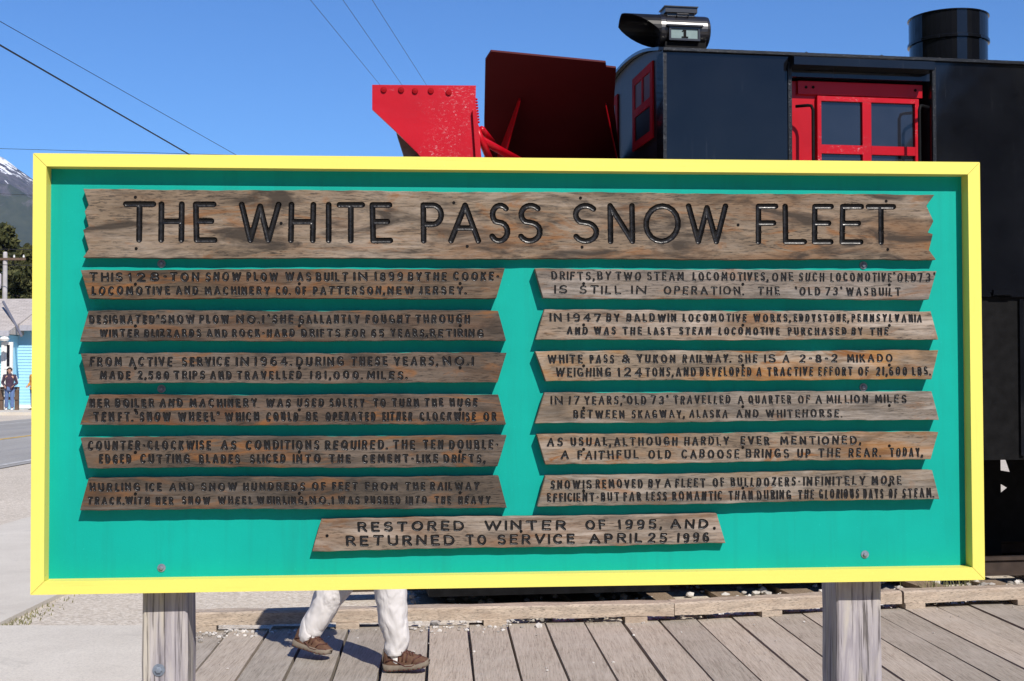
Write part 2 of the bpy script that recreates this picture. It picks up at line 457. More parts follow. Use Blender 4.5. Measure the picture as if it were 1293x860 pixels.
# kerb timbers on spacer blocks ------------------------------------------
M['beam'] = weathered('kerb_timber', (0.27, 0.225, 0.185), (0.50, 0.43, 0.36), (0.30, 0.22, 0.16), 0.5, 'x', 5.0, 0.6, 0.3)
BLOCKS = [(439, 625), (803, 974), (1138, 1296)]
BPX = [[250, 439, 625, 803], [974], [1139, 1296]]
BL = ['long grey timber kerb behind the walking legs', 'short grey timber kerb between the two others, left of the right signpost',
      'grey timber kerb at the right edge with grass growing behind it']
for i, ((ax, ay), (bx_, by)) in enumerate(BEAMS):
    L_ = math.hypot(bx_ - ax, by - ay); a = math.atan2(by - ay, bx_ - ax)
    t = thing('timber_kerb', BL[i], 'kerb', (ax, ay, 0.05), a, 'timber kerbs along the boardwalk')
    bm = BM(); n = 14
    xs = [L_ * k / n for k in range(n + 1)]
    rings = []
    for k, x in enumerate(xs):
        j = 0.003 * math.sin(k * 2.1 + i)
        rings.append([bm.verts.new(p) for p in ((x, j, 0.036 + j), (x, 0.125, 0.036), (x, 0.125, 0.105 + j), (x, 0.112, 0.113 + j), (x, 0.014, 0.113 - j), (x, j + 0.002, 0.103))])
    for k in range(n):
        for q in range(6):
            bm.faces.new((rings[k][q], rings[k][(q + 1) % 6], rings[k + 1][(q + 1) % 6], rings[k + 1][q]))
    bm.faces.new(rings[0]); bm.faces.new(rings[-1][::-1])
    obj('timber', bm, M['beam'], t)
    inv = t.matrix_basis.inverted()
    for px in BPX[i]:
        p = inv @ Vector(on_ground(px, 470 + 1500 / 4.9, 0.06))
        # find the place on this kerb seen at that pixel column
        d = ray(px, 780); s = (ax * d.y - ay * d.x) / ((by - ay) / L_ * d.x - (bx_ - ax) / L_ * d.y)
        s = max(0.07, min(L_ - 0.07, s))
        bm = BM(); box(bm, s - 0.068, s + 0.068, -0.012, 0.11, 0.0, 0.035)
        obj('spacer_block', bm, M['beam'], t, bevel=0.003)

# loose stones -----------------------------------------------------------
def stone_mat(name, a, b_):
    m, nt, b, _, L = new_mat(name)
    geo = N(nt, 'ShaderNodeNewGeometry'); v = coords(nt)
    c = ramp(nt, geo.outputs['Random Per Island'], [(0, a), (0.5, tuple((x + y) / 2 for x, y in zip(a, b_))), (1, b_)])
    c = mix(nt, ramp(nt, nz(nt, v, 60, 4), [(0.4, g(0)), (0.8, g(0.4))]), c, tuple(x * 0.6 for x in a))
    L.new(c, b.inputs['Base Color']); b.inputs['Roughness'].default_value = 0.85
    return m
M['stone'] = stone_mat('loose_stone', (0.24, 0.22, 0.20), (0.66, 0.63, 0.60))
random.seed(11)
bm = BM()
def stone(x, y, z, r):
    blob(bm, (x, y, z + r * 0.3), r, (random.uniform(0.8, 1.3), random.uniform(0.8, 1.2), random.uniform(0.5, 0.9)), 8, 0.22)
for _ in range(150):                                     # washed onto the boards, left part
    px = random.choice([random.uniform(250, 400), random.uniform(250, 330), random.uniform(480, 640)])
    x = (px - CX) / F * 7.4
    stone(x, beam_y(x) - abs(random.gauss(0, 0.11)) + 0.01, 0.052, random.uniform(0.004, 0.014))
for _ in range(60):
    x = random.uniform(-1.6, 3.5); stone(x, beam_y(x) - random.uniform(0.0, 1.1) ** 2, 0.052, random.uniform(0.003, 0.008))
stone(0.158, 7.52, 0.052, 0.026); stone(0.06, 7.5, 0.052, 0.011)
tag(obj('gravel_on_boards', bm, M['stone']), 'small pale stones scattered on the boardwalk in front of the timber kerb', 'gravel', kind='stuff')
bm = BM()
for _ in range(2600):                                     # heaps just behind the kerb
    x = random.uniform(0.05, 4.8)
    hp = max(0.30, 0.45 + 0.60 * math.sin(x * 2 * math.pi / 0.52 + 0.6) + 0.35 * math.sin(x * 3.1))
    dy = 0.13 + 0.42 * random.random() ** 1.3
    z = max(-0.01, (0.155 - 0.17 * dy) * min(1.0, hp) * random.uniform(0.55, 1.0) - 0.01)
    stone(x, beam_y(x) + dy, z, random.uniform(0.011, 0.027))
for _ in range(500):
    x = random.uniform(-0.9, 4.9); stone(x, beam_y(x) + random.uniform(0.3, 1.9), 0.0, random.uniform(0.012, 0.032))
tag(obj('track_ballast', bm, M['stone']), 'grey and white crushed stone lying between timber kerb and rails', 'ballast', kind='stuff')
# grass: edges of the concrete and a tuft behind the kerb ------------------
M['grass'] = stone_mat('grass_blades', (0.10, 0.105, 0.035), (0.27, 0.25, 0.11))
def blades(name, spots, label, hmin, hmax, wd=0.004):
    bm = BM()
    for (x, y, z) in spots:
        a = random.uniform(0, 6.28); h = random.uniform(hmin, hmax); lean = random.uniform(0.1, 0.9) * h
        dxy = Vector((math.cos(a), math.sin(a), 0)); s = Vector((-dxy.y, dxy.x, 0)) * wd
        b = Vector((x, y, z))
        p = [b - s, b + s, b + dxy * lean * 0.4 + Vector((0, 0, h * 0.6)) + s * 0.6, b + dxy * lean * 0.4 + Vector((0, 0, h * 0.6)) - s * 0.6, b + dxy * lean + Vector((0, 0, h))]
        v = [bm.verts.new(q) for q in p]
        bm.faces.new((v[0], v[1], v[2], v[3])); bm.faces.new((v[3], v[2], v[4]))
    return tag(obj(name, bm, M['grass']), label, 'grass', kind='stuff')
sp = []
for _ in range(210):
    y = 7.85 + abs(random.gauss(0, 0.45)); sp.append((-3.17 + random.gauss(0, 0.05) + 0.05, y, -0.02))
for _ in range(220):
    x = -3.1 + 1.25 * random.random() ** 0.8; sp.append((x, 7.76 + abs(random.gauss(0, 0.025)), -0.02))
blades('grass_strip', sp, 'thin strip of grass growing along the edges of the concrete paving at left', 0.008, 0.03, 0.004)
sp = []
for c in ((1190, 8.42, 0.10), (1215, 8.5, 0.05), (1172, 8.4, 0.07)):
    x = (c[0] - CX) / F * c[1]
    for _ in range(26): sp.append((x + random.gauss(0, c[2]), c[1] + random.gauss(0, 0.05), 0.03))
blades('grass_tuft', sp, 'green grass tuft growing in the ballast behind the right-hand timber kerb', 0.10, 0.27, 0.004)
# ------------------------------------------------------------------ the sign
SIGN_C = Vector((0.0221, 3.304, 1.5579)); SIGN_W, SIGN_H = 2.50, 1.1262
Rm = Matrix.Rotation(0.0744, 4, 'Z') @ Matrix.Rotation(0.002, 4, 'X') @ Matrix.Rotation(-0.0033, 4, 'Y')
SIGN_M = Matrix.Translation(SIGN_C) @ Rm            # local: x right, y away from the viewer (0 = face of the frame), z up
SIGN_I = SIGN_M.inverted()
def sp_(px, py, v):
    """point of the photograph on the plane y = v of the sign, as local (x, z)"""
    o = SIGN_I @ EYEV; d = SIGN_I.to_3x3() @ ray(px, py)
    p = o + d * ((v - o.y) / d.y)
    return (p.x, p.z)
sign = thing('information_sign', 'teal signboard with yellow frame and carved wooden planks on two posts, in front', 'sign')
BASE_Z = 0.05
sign.matrix_world = SIGN_M @ Matrix.Translation((0, 0.11, BASE_Z - SIGN_C.z))
OFF = Vector((0, -0.11, SIGN_C.z - BASE_Z))         # sign-plane coords -> coords of the empty at its base
def sobj(name, bm, mat, bevel=0.0, parent=None, smooth=False):
    for v in bm.verts: v.co += OFF
    return obj(name, bm, mat, parent or sign, smooth, bevel)
FD, FW, PV = 0.060, 0.0335, 0.042
hw, hh = SIGN_W / 2, SIGN_H / 2
bm = BM(); box(bm, -hw + 0.02, hw - 0.02, PV, PV + 0.013, -hh + 0.02, hh - 0.02)
sobj('panel', bm, M['teal'])
def rail(a0, a1, b0, b1, mat):
    bm = BM()
    pts = [(a0[0], 0, a0[1]), (a1[0], 0, a1[1]), (b1[0], 0, b1[1]), (b0[0], 0, b0[1])]
    prism(bm, pts, (0, FD, 0))
    return sobj('frame_rail', bm, mat, 0.0016)
e = 0.0006; w_ = FW
rail((-hw + e, hh), (hw - e, hh), (-hw + w_ + e, hh - w_), (hw - w_ - e, hh - w_), M['yellow_x'])
rail((-hw + e, -hh), (hw - e, -hh), (-hw + w_ + e, -hh + w_), (hw - w_ - e, -hh + w_), M['yellow_x'])
rail((-hw, hh - e), (-hw, -hh + e), (-hw + w_, hh - w_ - e), (-hw + w_, -hh + w_ + e), M['yellow_z'])
rail((hw, hh - e), (hw, -hh + e), (hw - w_, hh - w_ - e), (hw - w_, -hh + w_ + e), M['yellow_z'])
# posts
def bolt(px, py, v, r=0.0105, parent=None):
    x, z = sp_(px, py, v)
    bm = BM()
    lathe(bm, [(0, -0.0), (r, 0.0), (r, 0.0022), (r * 0.62, 0.0026), (0, 0.0026)], (0, 0, 0), 'y', 20)
    lathe(bm, [(0, 0.002), (r * 0.58, 0.002), (r * 0.58, 0.006), (r * 0.45, 0.0075), (0, 0.0082)], (0, 0, 0), 'y', 6)
    for q in bm.verts: q.co = Vector((x + q.co.x, v - q.co.y, z + q.co.z))
    return sobj('bolt', bm, M['galv'], 0, parent)
PF = 0.062
for i, (xa, xb) in enumerate(((179, 236.5), (1057, 1113.5))):
    yb = 800
    x0 = sp_(xa, yb, PF)[0]; x1 = sp_(xb, yb, PF)[0]
    bm = BM(); n = 24
    zt, zb = hh - 0.05, BASE_Z - SIGN_C.z
    rings = []
    for k in range(n + 1):
        z = zb + (zt - zb) * k / n; j = 0.0012 * math.sin(k * 1.9 + i * 2)
        c = 0.006
        rings.append([bm.verts.new(p) for p in ((x0 + j, PF + c, z), (x0 + c + j, PF + j, z), (x1 - c, PF - j, z), (x1 - j, PF + c, z), (x1 - j, PF + 0.125, z), (x0 + j, PF + 0.125, z))])
    for k in range(n):
        for q in range(6): bm.faces.new((rings[k][q], rings[k][(q + 1) % 6], rings[k + 1][(q + 1) % 6], rings[k + 1][q]))
    bm.faces.new(rings[0][::-1]); bm.faces.new(rings[-1])
    post = sobj('post', bm, M['post'])
    if i == 0:
        bolt(200.5, 846, PF, 0.016, post)
for px, py in ((204, 333), (204, 491), (204, 717), (1090, 335), (1090, 489), (1092, 700)):
    bolt(px, py, PV)

# --- stroke lettering ---------------------------------------------------
def arc(cx, cy, rx, ry, a0, a1, n=9):
    return [(cx + rx * math.cos(R(a0 + (a1 - a0) * i / n)), cy + ry * math.sin(R(a0 + (a1 - a0) * i / n))) for i in range(n + 1)]
GL = {}
def G(ch, w, *st): GL[ch] = (w, st)
G('A', .72, [(0, 0), (.36, 1)], [(.36, 1), (.72, 0)], [(.14, .36), (.58, .36)])
G('B', .60, [(0, 0), (0, 1)], [(0, 1), (.32, 1)] + arc(.32, .76, .24, .24, 90, -90) + [(0, .52)], [(.32, .52)] + arc(.33, .26, .27, .26, 90, -90) + [(0, 0)])
G('C', .66, arc(.36, .5, .36, .5, 50, 310, 14))
G('D', .66, [(0, 0), (0, 1)], [(0, 1), (.22, 1)] + arc(.22, .5, .44, .5, 90, -90, 12) + [(0, 0)])
G('E', .54, [(0, 0), (0, 1)], [(0, 1), (.54, 1)], [(0, .53), (.46, .53)], [(0, 0), (.54, 0)])
G('F', .52, [(0, 0), (0, 1)], [(0, 1), (.52, 1)], [(0, .53), (.46, .53)])
G('G', .68, arc(.36, .5, .36, .5, 50, 330, 14), [(.40, .42), (.68, .42)], [(.68, .42), (.66, .06)])
G('H', .62, [(0, 0), (0, 1)], [(.62, 0), (.62, 1)], [(0, .52), (.62, .52)])
G('I', .02, [(0.01, 0), (0.01, 1)])
G('J', .42, [(.42, 1), (.42, .24)] + arc(.21, .22, .21, .22, 0, -170, 8))
G('K', .60, [(0, 0), (0, 1)], [(.56, 1), (0, .42)], [(.2, .6), (.60, 0)])
G('L', .50, [(0, 1), (0, 0)], [(0, 0), (.50, 0)])
G('M', .80, [(0, 0), (.08, 1)], [(.08, 1), (.40, .22)], [(.40, .22), (.72, 1)], [(.72, 1), (.80, 0)])
G('N', .64, [(0, 0), (0, 1)], [(0, 1), (.64, 0)], [(.64, 0), (.64, 1)])
G('O', .74, arc(.37, .5, .37, .5, 90, 450, 18))
G('P', .56, [(0, 0), (0, 1)], [(0, 1), (.30, 1)] + arc(.30, .73, .26, .27, 90, -90) + [(0, .46)])
G('Q', .74, arc(.37, .5, .37, .5, 90, 450, 18), [(.46, .25), (.76, -.06)])
G('R', .60, [(0, 0), (0, 1)], [(0, 1), (.30, 1)] + arc(.30, .75, .26, .25, 90, -90) + [(0, .5)], [(.26, .5), (.60, 0)])
G('S', .58, arc(.30, .75, .27, .25, 40, 235, 10) + arc(.28, .26, .29, .26, 72, -150, 11))
G('T', .66, [(0, 1), (.66, 1)], [(.33, 1), (.33, 0)])
G('U', .64, [(0, 1), (0, .30)] + arc(.32, .30, .32, .30, 180, 360, 10) + [(.64, 1)])
G('V', .70, [(0, 1), (.35, 0)], [(.35, 0), (.70, 1)])
G('W', .98, [(0, 1), (.25, 0)], [(.25, 0), (.49, .95)], [(.49, .95), (.73, 0)], [(.73, 0), (.98, 1)])
G('X', .62, [(0, 1), (.62, 0)], [(0, 0), (.62, 1)])
G('Y', .66, [(0, 1), (.33, .48)], [(.66, 1), (.33, .48)], [(.33, .48), (.33, 0)])
G('Z', .60, [(0, 1), (.60, 1)], [(.60, 1), (0, 0)], [(0, 0), (.60, 0)])
G('0', .60, arc(.30, .5, .30, .5, 90, 450, 16))
G('1', .24, [(.15, 0), (.15, 1)], [(.15, 1), (0, .82)])
G('2', .54, arc(.27, .74, .26, .26, 160, -30, 8) + [(0, 0)], [(0, 0), (.54, 0)])
G('3', .52, arc(.24, .76, .25, .24, 140, -80, 9), arc(.24, .27, .28, .27, 80, -140, 9))
G('4', .58, [(.42, 0), (.42, 1)], [(.42, 1), (0, .32)], [(0, .32), (.58, .32)])
G('5', .54, [(.50, 1), (.06, 1)], [(.06, 1), (.03, .56)], [(.03, .56)] + arc(.26, .31, .28, .31, 120, -145, 11))
G('6', .56, arc(.34, .55, .34, .45, 75, 185, 7) + [(0, .28)], arc(.28, .28, .28, .28, 90, 450, 14))
G('7', .54, [(0, 1), (.54, 1)], [(.54, 1), (.18, 0)])
G('8', .56, arc(.28, .76, .23, .24, 90, 450, 12), arc(.28, .26, .28, .26, 90, 450, 13))
G('9', .54, arc(.27, .72, .27, .28, 90, 450, 14), [(.54, .72), (.48, .18)] + arc(.24, .18, .24, .18, 0, -120, 5))
G('.', .02, [(0.0, 0.0), (0.02, 0.01)])
G(',', .08, [(.06, .06), (0, -.2)])
G('-', .30, [(0, .5), (.30, .5)])
G('"', .20, [(0.02, 1.1), (0, .90)], [(.20, 1.1), (.17, .90)])
G('&', .66, [(.62, 0), (.14, .72)] + arc(.29, .80, .17, .2, 200, -20, 7) + [(.06, .34)] + arc(.24, .22, .22, .22, 150, 320, 7) + [(.62, .46)])
LINES = [
  ('L1',[343.8,356.1,343.1,355.1],[('THIS',112.6,155.2),('128',161.7,201.3),('-',206.1,210.9),('TON',214.3,251.6),('SNOW',259.2,304.6),('PLOW',311.1,351.2),('WAS',359.9,393.2),('BUILT',398.6,439.7),('IN',447.3,464.2),('1899',472.6,509.0),('BY',514.8,532.8),('THE',536.1,564.2),('COOKE-',571.8,630.3)]) ,
  ('L1',[361.3,373.2,361.3,372.4],[('LOCOMOTIVE',115.6,214.8),('AND',221.7,250.5),('MACHINERY',258.1,341.0),('CO.',347.9,365.9),('OF',372.4,386.7),('PATTERSON,',394.9,485.2),('NEW',488.9,523.1),('JERSEY.',528.5,588.0)]) ,
  ('L2',[397.7,409.6,397.1,409.0],[('DESIGNATED',112.6,195.3),('"SNOW',197.9,246.2),('PLOW',251.6,289.5),('NO.1"',298.1,340.8),('SHE',343.6,370.7),('GALLANTLY',376.9,454.2),('FOUGHT',461.4,518.3),('THROUGH',524.2,593.5)]) ,
  ('L2',[415.7,426.5,415.0,426.3],[('WINTER',125.6,175.8),('BLIZZARDS',181.9,254.2),('AND',260.7,287.3),('ROCK-HARD',292.7,372.4),('DRIFTS',380.2,430.0),('FOR',436.0,461.4),('65',468.5,485.2),('YEARS,',492.8,539.3),('RETIRING',542.6,610.8)]) ,
  ('L3',[450.8,463.4,449.7,462.3],[('FROM',113.4,154.1),('ACTIVE',162.4,218.0),('SERVICE',229.5,290.1),('IN',298.8,314.4),('1964.',320.9,367.4),('DURING',373.7,434.3),('THESE',443.0,489.5),('YEARS,',497.1,552.3),('NO.1',558.8,598.9)]) ,
  ('L3',[468.2,480.1,468.2,479.4],[('MADE',126.0,165.0),('2,580',173.6,213.7),('TRIPS',219.1,259.2),('AND',265.0,292.7),('TRAVELLED',298.8,381.2),('181,000.',391.0,457.0),('MILES.',462.9,513.3)]) ,
  ('L4',[503.4,515.4,502.8,514.3],[('HER',113.0,138.5),('BOILER',145.0,194.8),('AND',201.3,231.0),('MACHINERY',239.0,324.8),('WAS',335.6,367.4),('USED',374.7,409.4),('SOLELY',415.9,460.3),('TO',471.1,487.3),('TURN',494.5,529.1),('THE',535.6,559.9),('HUGE',567.5,603.2)]) ,
  ('L4',[520.1,533.1,520.1,532.0],[('TEN',117.8,144.4),('FT.',148.7,167.1),('"SNOW',171.5,215.9),('WHEEL"',224.5,276.5),('WHICH',283.6,327.4),('COULD',336.0,376.9),('BE',386.2,401.4),('OPERATED',410.9,474.4),('EITHER',482.6,520.9),('CLOCKWISE',529.6,601.0),('OR',610.1,627.0)]) ,
  ('L5',[556.5,569.1,555.2,568.2],[('COUNTER-CLOCKWISE',110.8,266.7),('AS',278.6,298.8),('CONDITIONS',310.0,403.5),('REQUIRED.',410.0,488.4),('THE',496.0,524.2),('TEN',533.9,559.9),('DOUBLE-',566.8,629.2)]) ,
  ('L5',[573.4,586.0,573.4,584.9],[('EDGED',124.9,166.0),('CUTTING',176.9,239.7),('BLADES',251.1,303.1),('SLICED',315.5,360.9),('INTO',370.7,405.1),('THE',415.2,443.0),('CEMENT-LIKE',457.0,553.4),('DRIFTS,',559.9,611.9)]) ,
  ('L6',[609.8,621.1,608.3,619.5],[('HURLING',113.0,176.9),('ICE',184.9,204.4),('AND',213.7,245.5),('SNOW',253.7,299.7),('HUNDREDS',306.8,385.6),('OF',393.6,411.6),('FEET',419.1,451.6),('FROM',460.7,502.5),('THE',511.2,537.2),('RAILWAY',543.0,605.4)]) ,
  ('L6',[627.1,637.9,626.0,636.9],[('TRACK.',110.4,155.9),('WITH',158.0,189.2),('HER',196.4,219.1),('SNOW',229.5,265.7),('WHEEL',275.0,319.1),('WHIRLING,',324.1,386.7),('NO.1',390.6,421.7),('WAS',426.7,454.2),('PUSHED',460.3,505.8),('INTO',513.3,539.3),('THE',548.6,569.6),('HEAVY',578.3,619.4)]) ,
  ('R1',[342.5,354.0,344.7,357.0],[('DRIFTS,',696.0,750.1),('BY',754.0,771.8),('TWO',777.2,809.7),('STEAM',816.8,863.8),('LOCOMOTIVES,',874.2,969.5),('ONE',974.5,1002.0),('SUCH',1008.5,1041.0),('LOCOMOTIVE',1048.2,1126.1),('"OLD',1128.3,1156.9),('73"',1158.6,1180.7)]) ,
  ('R1',[359.8,371.3,363.5,375.0],[('IS',700.7,716.6),('STILL',731.7,784.3),('IN',797.8,816.2),('OPERATION.',837.8,938.5),('THE',956.6,984.7),('"OLD',1004.2,1036.0),('73"',1041.7,1063.7),('WAS',1068.1,1096.7),('BUILT',1100.1,1137.4)]) ,
  ('R2',[395.5,407.0,396.6,407.5],[('IN',694.9,709.4),('1947',715.5,759.2),('BY',765.3,782.6),('BALDWIN',790.8,854.1),('LOCOMOTIVE',861.6,942.9),('WORKS,',951.1,997.7),('EDDYSTONE,',1002.0,1071.3),('PENNSYLVANIA',1075.0,1164.4)]) ,
  ('R2',[412.4,423.3,413.5,424.3],[('AND',715.5,742.5),('WAS',749.7,777.8),('THE',785.9,810.8),('LAST',817.7,848.0),('STEAM',857.3,898.5),('LOCOMOTIVE',907.1,984.7),('PURCHASED',994.5,1069.2),('BY',1075.0,1089.7),('THE',1098.0,1122.2)]) ,
  ('R3',[447.6,459.5,446.9,457.8],[('WHITE',691.2,736.0),('PASS',744.3,775.7),('&',784.8,796.0),('YUKON',803.8,853.0),('RAILWAY.',861.6,922.3),('SHE',931.7,956.6),('IS',965.9,979.7),('A',988.0,997.1),('2-8-2',1009.2,1057.7),('MIKADO',1069.2,1127.2)]) ,
  ('R3',[464.3,476.8,462.7,474.6],[('WEIGHING',701.4,771.8),('124',779.4,811.2),('TONS,',814.7,849.7),('AND',853.0,879.0),('DEVELOPED',883.3,949.0),('A',955.0,962.0),('TRACTIVE',968.5,1026.9),('EFFORT',1033.0,1076.7),('OF',1083.2,1097.3),('21,600',1106.0,1145.6),('LBS.',1151.4,1174.2)]) ,
  ('R4',[500.2,512.1,498.0,509.3],[('IN',696.0,710.7),('17',717.6,731.7),('YEARS,',737.6,784.8),('"OLD',786.5,816.2),('73"',821.6,844.3),('TRAVELLED',850.2,922.6),('A',931.2,939.2),('QUARTER',944.6,999.2),('OF',1007.4,1023.0),('A',1029.5,1038.2),('MILLION',1043.2,1096.2),('MILES',1104.5,1145.0)]) ,
  ('R4',[518.0,529.4,516.2,527.1],[('BETWEEN',723.7,788.7),('SKAGWAY,',797.3,863.8),('ALASKA',870.3,919.1),('AND',929.5,958.1),('WHITEHORSE.',966.7,1062.7)]) ,
  ('R5',[552.4,564.3,549.6,561.1],[('AS',690.6,711.1),('USUAL,',720.2,770.7),('ALTHOUGH',775.0,855.8),('HARDLY',863.8,920.8),('EVER',934.9,971.7),('MENTIONED,',984.7,1086.5)]) ,
  ('R5',[569.3,581.2,564.8,577.3],[('A',707.9,718.7),('FAITHFUL',728.9,806.4),('OLD',818.3,847.6),('CABOOSE',860.1,933.8),('BRINGS',941.4,996.6),('UP',1006.4,1023.7),('THE',1033.0,1061.6),('REAR.',1071.3,1111.4),('TODAY,',1123.3,1164.4)]) ,
  ('R6',[606.5,618.5,599.6,612.0],[('SNOW',694.9,732.8),('IS',736.7,747.5),('REMOVED',751.9,811.8),('BY',818.3,834.1),('A',838.5,847.6),('FLEET',852.3,890.9),('OF',899.5,914.7),('BULLDOZERS-',922.3,1010.7),('INFINITELY',1015.0,1093.0),('MORE',1100.1,1138.5)]) ,
  ('R6',[622.8,634.7,615.9,629.3],[('EFFICIENT-BUT',690.6,782.2),('FAR',786.9,809.7),('LESS',815.5,842.2),('ROMANTIC',848.6,912.2),('THAN',919.7,950.7),('DURING',955.5,999.2),('THE',1007.4,1028.0),('GLORIOUS',1033.9,1085.0),('DAYS',1089.7,1115.7),('OF',1121.8,1133.0),('STEAM.',1139.1,1178.5)]) ,
  ('C1',[659.1,672.5,654.7,667.7],[('RESTORED',451.3,586.0),('WINTER',611.3,715.0),('OF',738.8,764.8),('1995,',779.9,835.1),('AND',846.0,894.7)]) ,
  ('C1',[676.4,690.5,672.1,685.1],[('RETURNED',436.6,574.1),('TO',588.1,614.1),('SERVICE',627.8,725.8),('APRIL',743.5,811.3),('25',817.8,842.7),('1996',854.6,895.8)]) ,
  ('T0',[254,306.5,257.5,309.5],[('T',155,197),('H',200,233),('E',244,274),('W',301,355),('H',364,399),('I',409,421),('T',425,461),('E',467,496),('P',531,561),('A',566,608),('S',617,645),('S',653,686),('S',722,757),('N',767,802),('O',812,860),('W',866,920),('F',954,983),('L',988,1019),('E',1025,1053),('E',1060,1091),('T',1093,1132)]) ,
]

PL = {   # left edge and right edge, top to bottom, in photo pixels; thickness; stroke radius
 'T0': ([(105.4,238.7),(112,259),(107,267),(112,286),(105,290.6),(112,315),(105,325.3)], [(1179.7,246.2),(1169.6,259.8),(1178.6,279.3),(1171.5,293.6),(1177.8,295.8),(1172.9,316),(1181.8,328)], 0.024, 0.0077),
 'L1': ([(102,340.8),(112.6,377)], [(637.4,339),(626.6,376.7)], 0.033, 0.00318),
 'L2': ([(112,392.3),(101,431)], [(628.7,392.3),(639,430)], 0.033, 0.00318),
 'L3': ([(102,446),(110.8,484)], [(639.6,445.4),(628,483.3)], 0.033, 0.00318),
 'L4': ([(113,499),(101,537)], [(629,498),(639,536)], 0.033, 0.00327),
 'L5': ([(101.7,552.4),(111,590.7)], [(639.6,550.2),(628,589.7)], 0.033, 0.00318),
 'L6': ([(112,603.7),(101,644)], [(629.6,602.2),(640,641.6)], 0.033, 0.00300),
 'R1': ([(675.4,339.2),(686,376.5)], [(1182.4,342),(1172.4,377.8)], 0.033, 0.00265),
 'R2': ([(687.8,391.2),(676.5,429)], [(1175,393.4),(1184.6,428.7)], 0.033, 0.00292),
 'R3': ([(676,443.2),(689.5,481)], [(1184.6,442.6),(1176,479)], 0.033, 0.00283),
 'R4': ([(687.8,496.3),(676,534.8)], [(1176,493.7),(1185.4,529.4)], 0.033, 0.00265),
 'R5': ([(678,549),(689,587)], [(1184.6,545),(1175,579.5)], 0.033, 0.00283),
 'R6': ([(689,601.6),(678.7,640)], [(1176.8,593.6),(1186,629.7)], 0.033, 0.00283),
 'C1': ([(405.6,655.4),(394.3,695.9)], [(905,649.3),(916,686)], 0.024, 0.0034),
}
# name: dark, light, stain, stain amount, smudge
PLM = {
 'T0': ((0.058, 0.042, 0.031),(0.221, 0.171, 0.124),(0.164, 0.078, 0.031),0.63,0.9),
 'L1': ((0.032, 0.022, 0.014),(0.139, 0.1, 0.067),(0.11, 0.047, 0.017),0.86,0.52),
 'L2': ((0.026, 0.02, 0.015),(0.101, 0.077, 0.059),(0.094, 0.041, 0.017),0.63,0.68),
 'L3': ((0.028, 0.021, 0.016),(0.121, 0.093, 0.073),(0.11, 0.055, 0.025),0.57,0.6),
 'L4': ((0.025, 0.018, 0.013),(0.107, 0.077, 0.058),(0.11, 0.041, 0.012),0.98,0.6),
 'L5': ((0.026, 0.02, 0.015),(0.107, 0.082, 0.063),(0.165, 0.072, 0.017),0.69,0.52),
 'L6': ((0.025, 0.02, 0.016),(0.093, 0.075, 0.06),(0.083, 0.05, 0.028),0.46,0.52),
 'R1': ((0.079, 0.068, 0.061),(0.246, 0.215, 0.194),(0.15, 0.12, 0.09),0.46,0.45),
 'R2': ((0.086, 0.067, 0.053),(0.271, 0.222, 0.18),(0.239, 0.127, 0.045),0.46,0.38),
 'R3': ((0.076, 0.059, 0.044),(0.257, 0.211, 0.163),(0.299, 0.142, 0.03),0.92,0.45),
 'R4': ((0.067, 0.057, 0.049),(0.204, 0.177, 0.153),(0.194, 0.127, 0.067),0.46,0.52),
 'R5': ((0.076, 0.055, 0.04),(0.243, 0.191, 0.142),(0.254, 0.112, 0.026),0.92,0.45),
 'R6': ((0.068, 0.058, 0.047),(0.224, 0.191, 0.157),(0.254, 0.142, 0.045),0.63,0.45),
 'C1': ((0.072, 0.056, 0.045),(0.236, 0.191, 0.152),(0.19, 0.095, 0.048),0.57,0.45),
}
PLL = {'T0': 'wide plank with torn ends carrying the big title', 'C1': 'lowest plank with widely spaced letters'}
def grid_mesh(name, verts, quads):
    me = bpy.data.meshes.new(name)
    nv, nf = len(verts), len(quads)
    me.vertices.add(nv); me.vertices.foreach_set('co', np.ascontiguousarray(verts, dtype=np.float32).ravel())
    me.loops.add(nf * 4); me.loops.foreach_set('vertex_index', np.ascontiguousarray(quads, dtype=np.int32).ravel())
    me.polygons.add(nf); me.polygons.foreach_set('loop_start', np.arange(0, nf * 4, 4, dtype=np.int32))
    me.update(calc_edges=True)
    return me
def compact(verts, quads):
    u, inv = np.unique(quads.ravel(), return_inverse=True)
    return verts[u], inv.reshape(-1, 4)
rng = random.Random(5)
def layout(word, x0, x1, title=False):
    """glyphs of a word placed between two pixel columns: [(char, xa, xb)]"""
    if title: return [(word, x0, x1)]
    gap = 0.24
    ws = [GL[c][0] for c in word]
    tot = sum(ws) + gap * (len(word) - 1)
    k = (x1 - x0) / max(tot, 1e-3); x = x0; r = []
    for c, wd in zip(word, ws):
        r.append((c, x, x + wd * k)); x += (wd + gap) * k
    return r
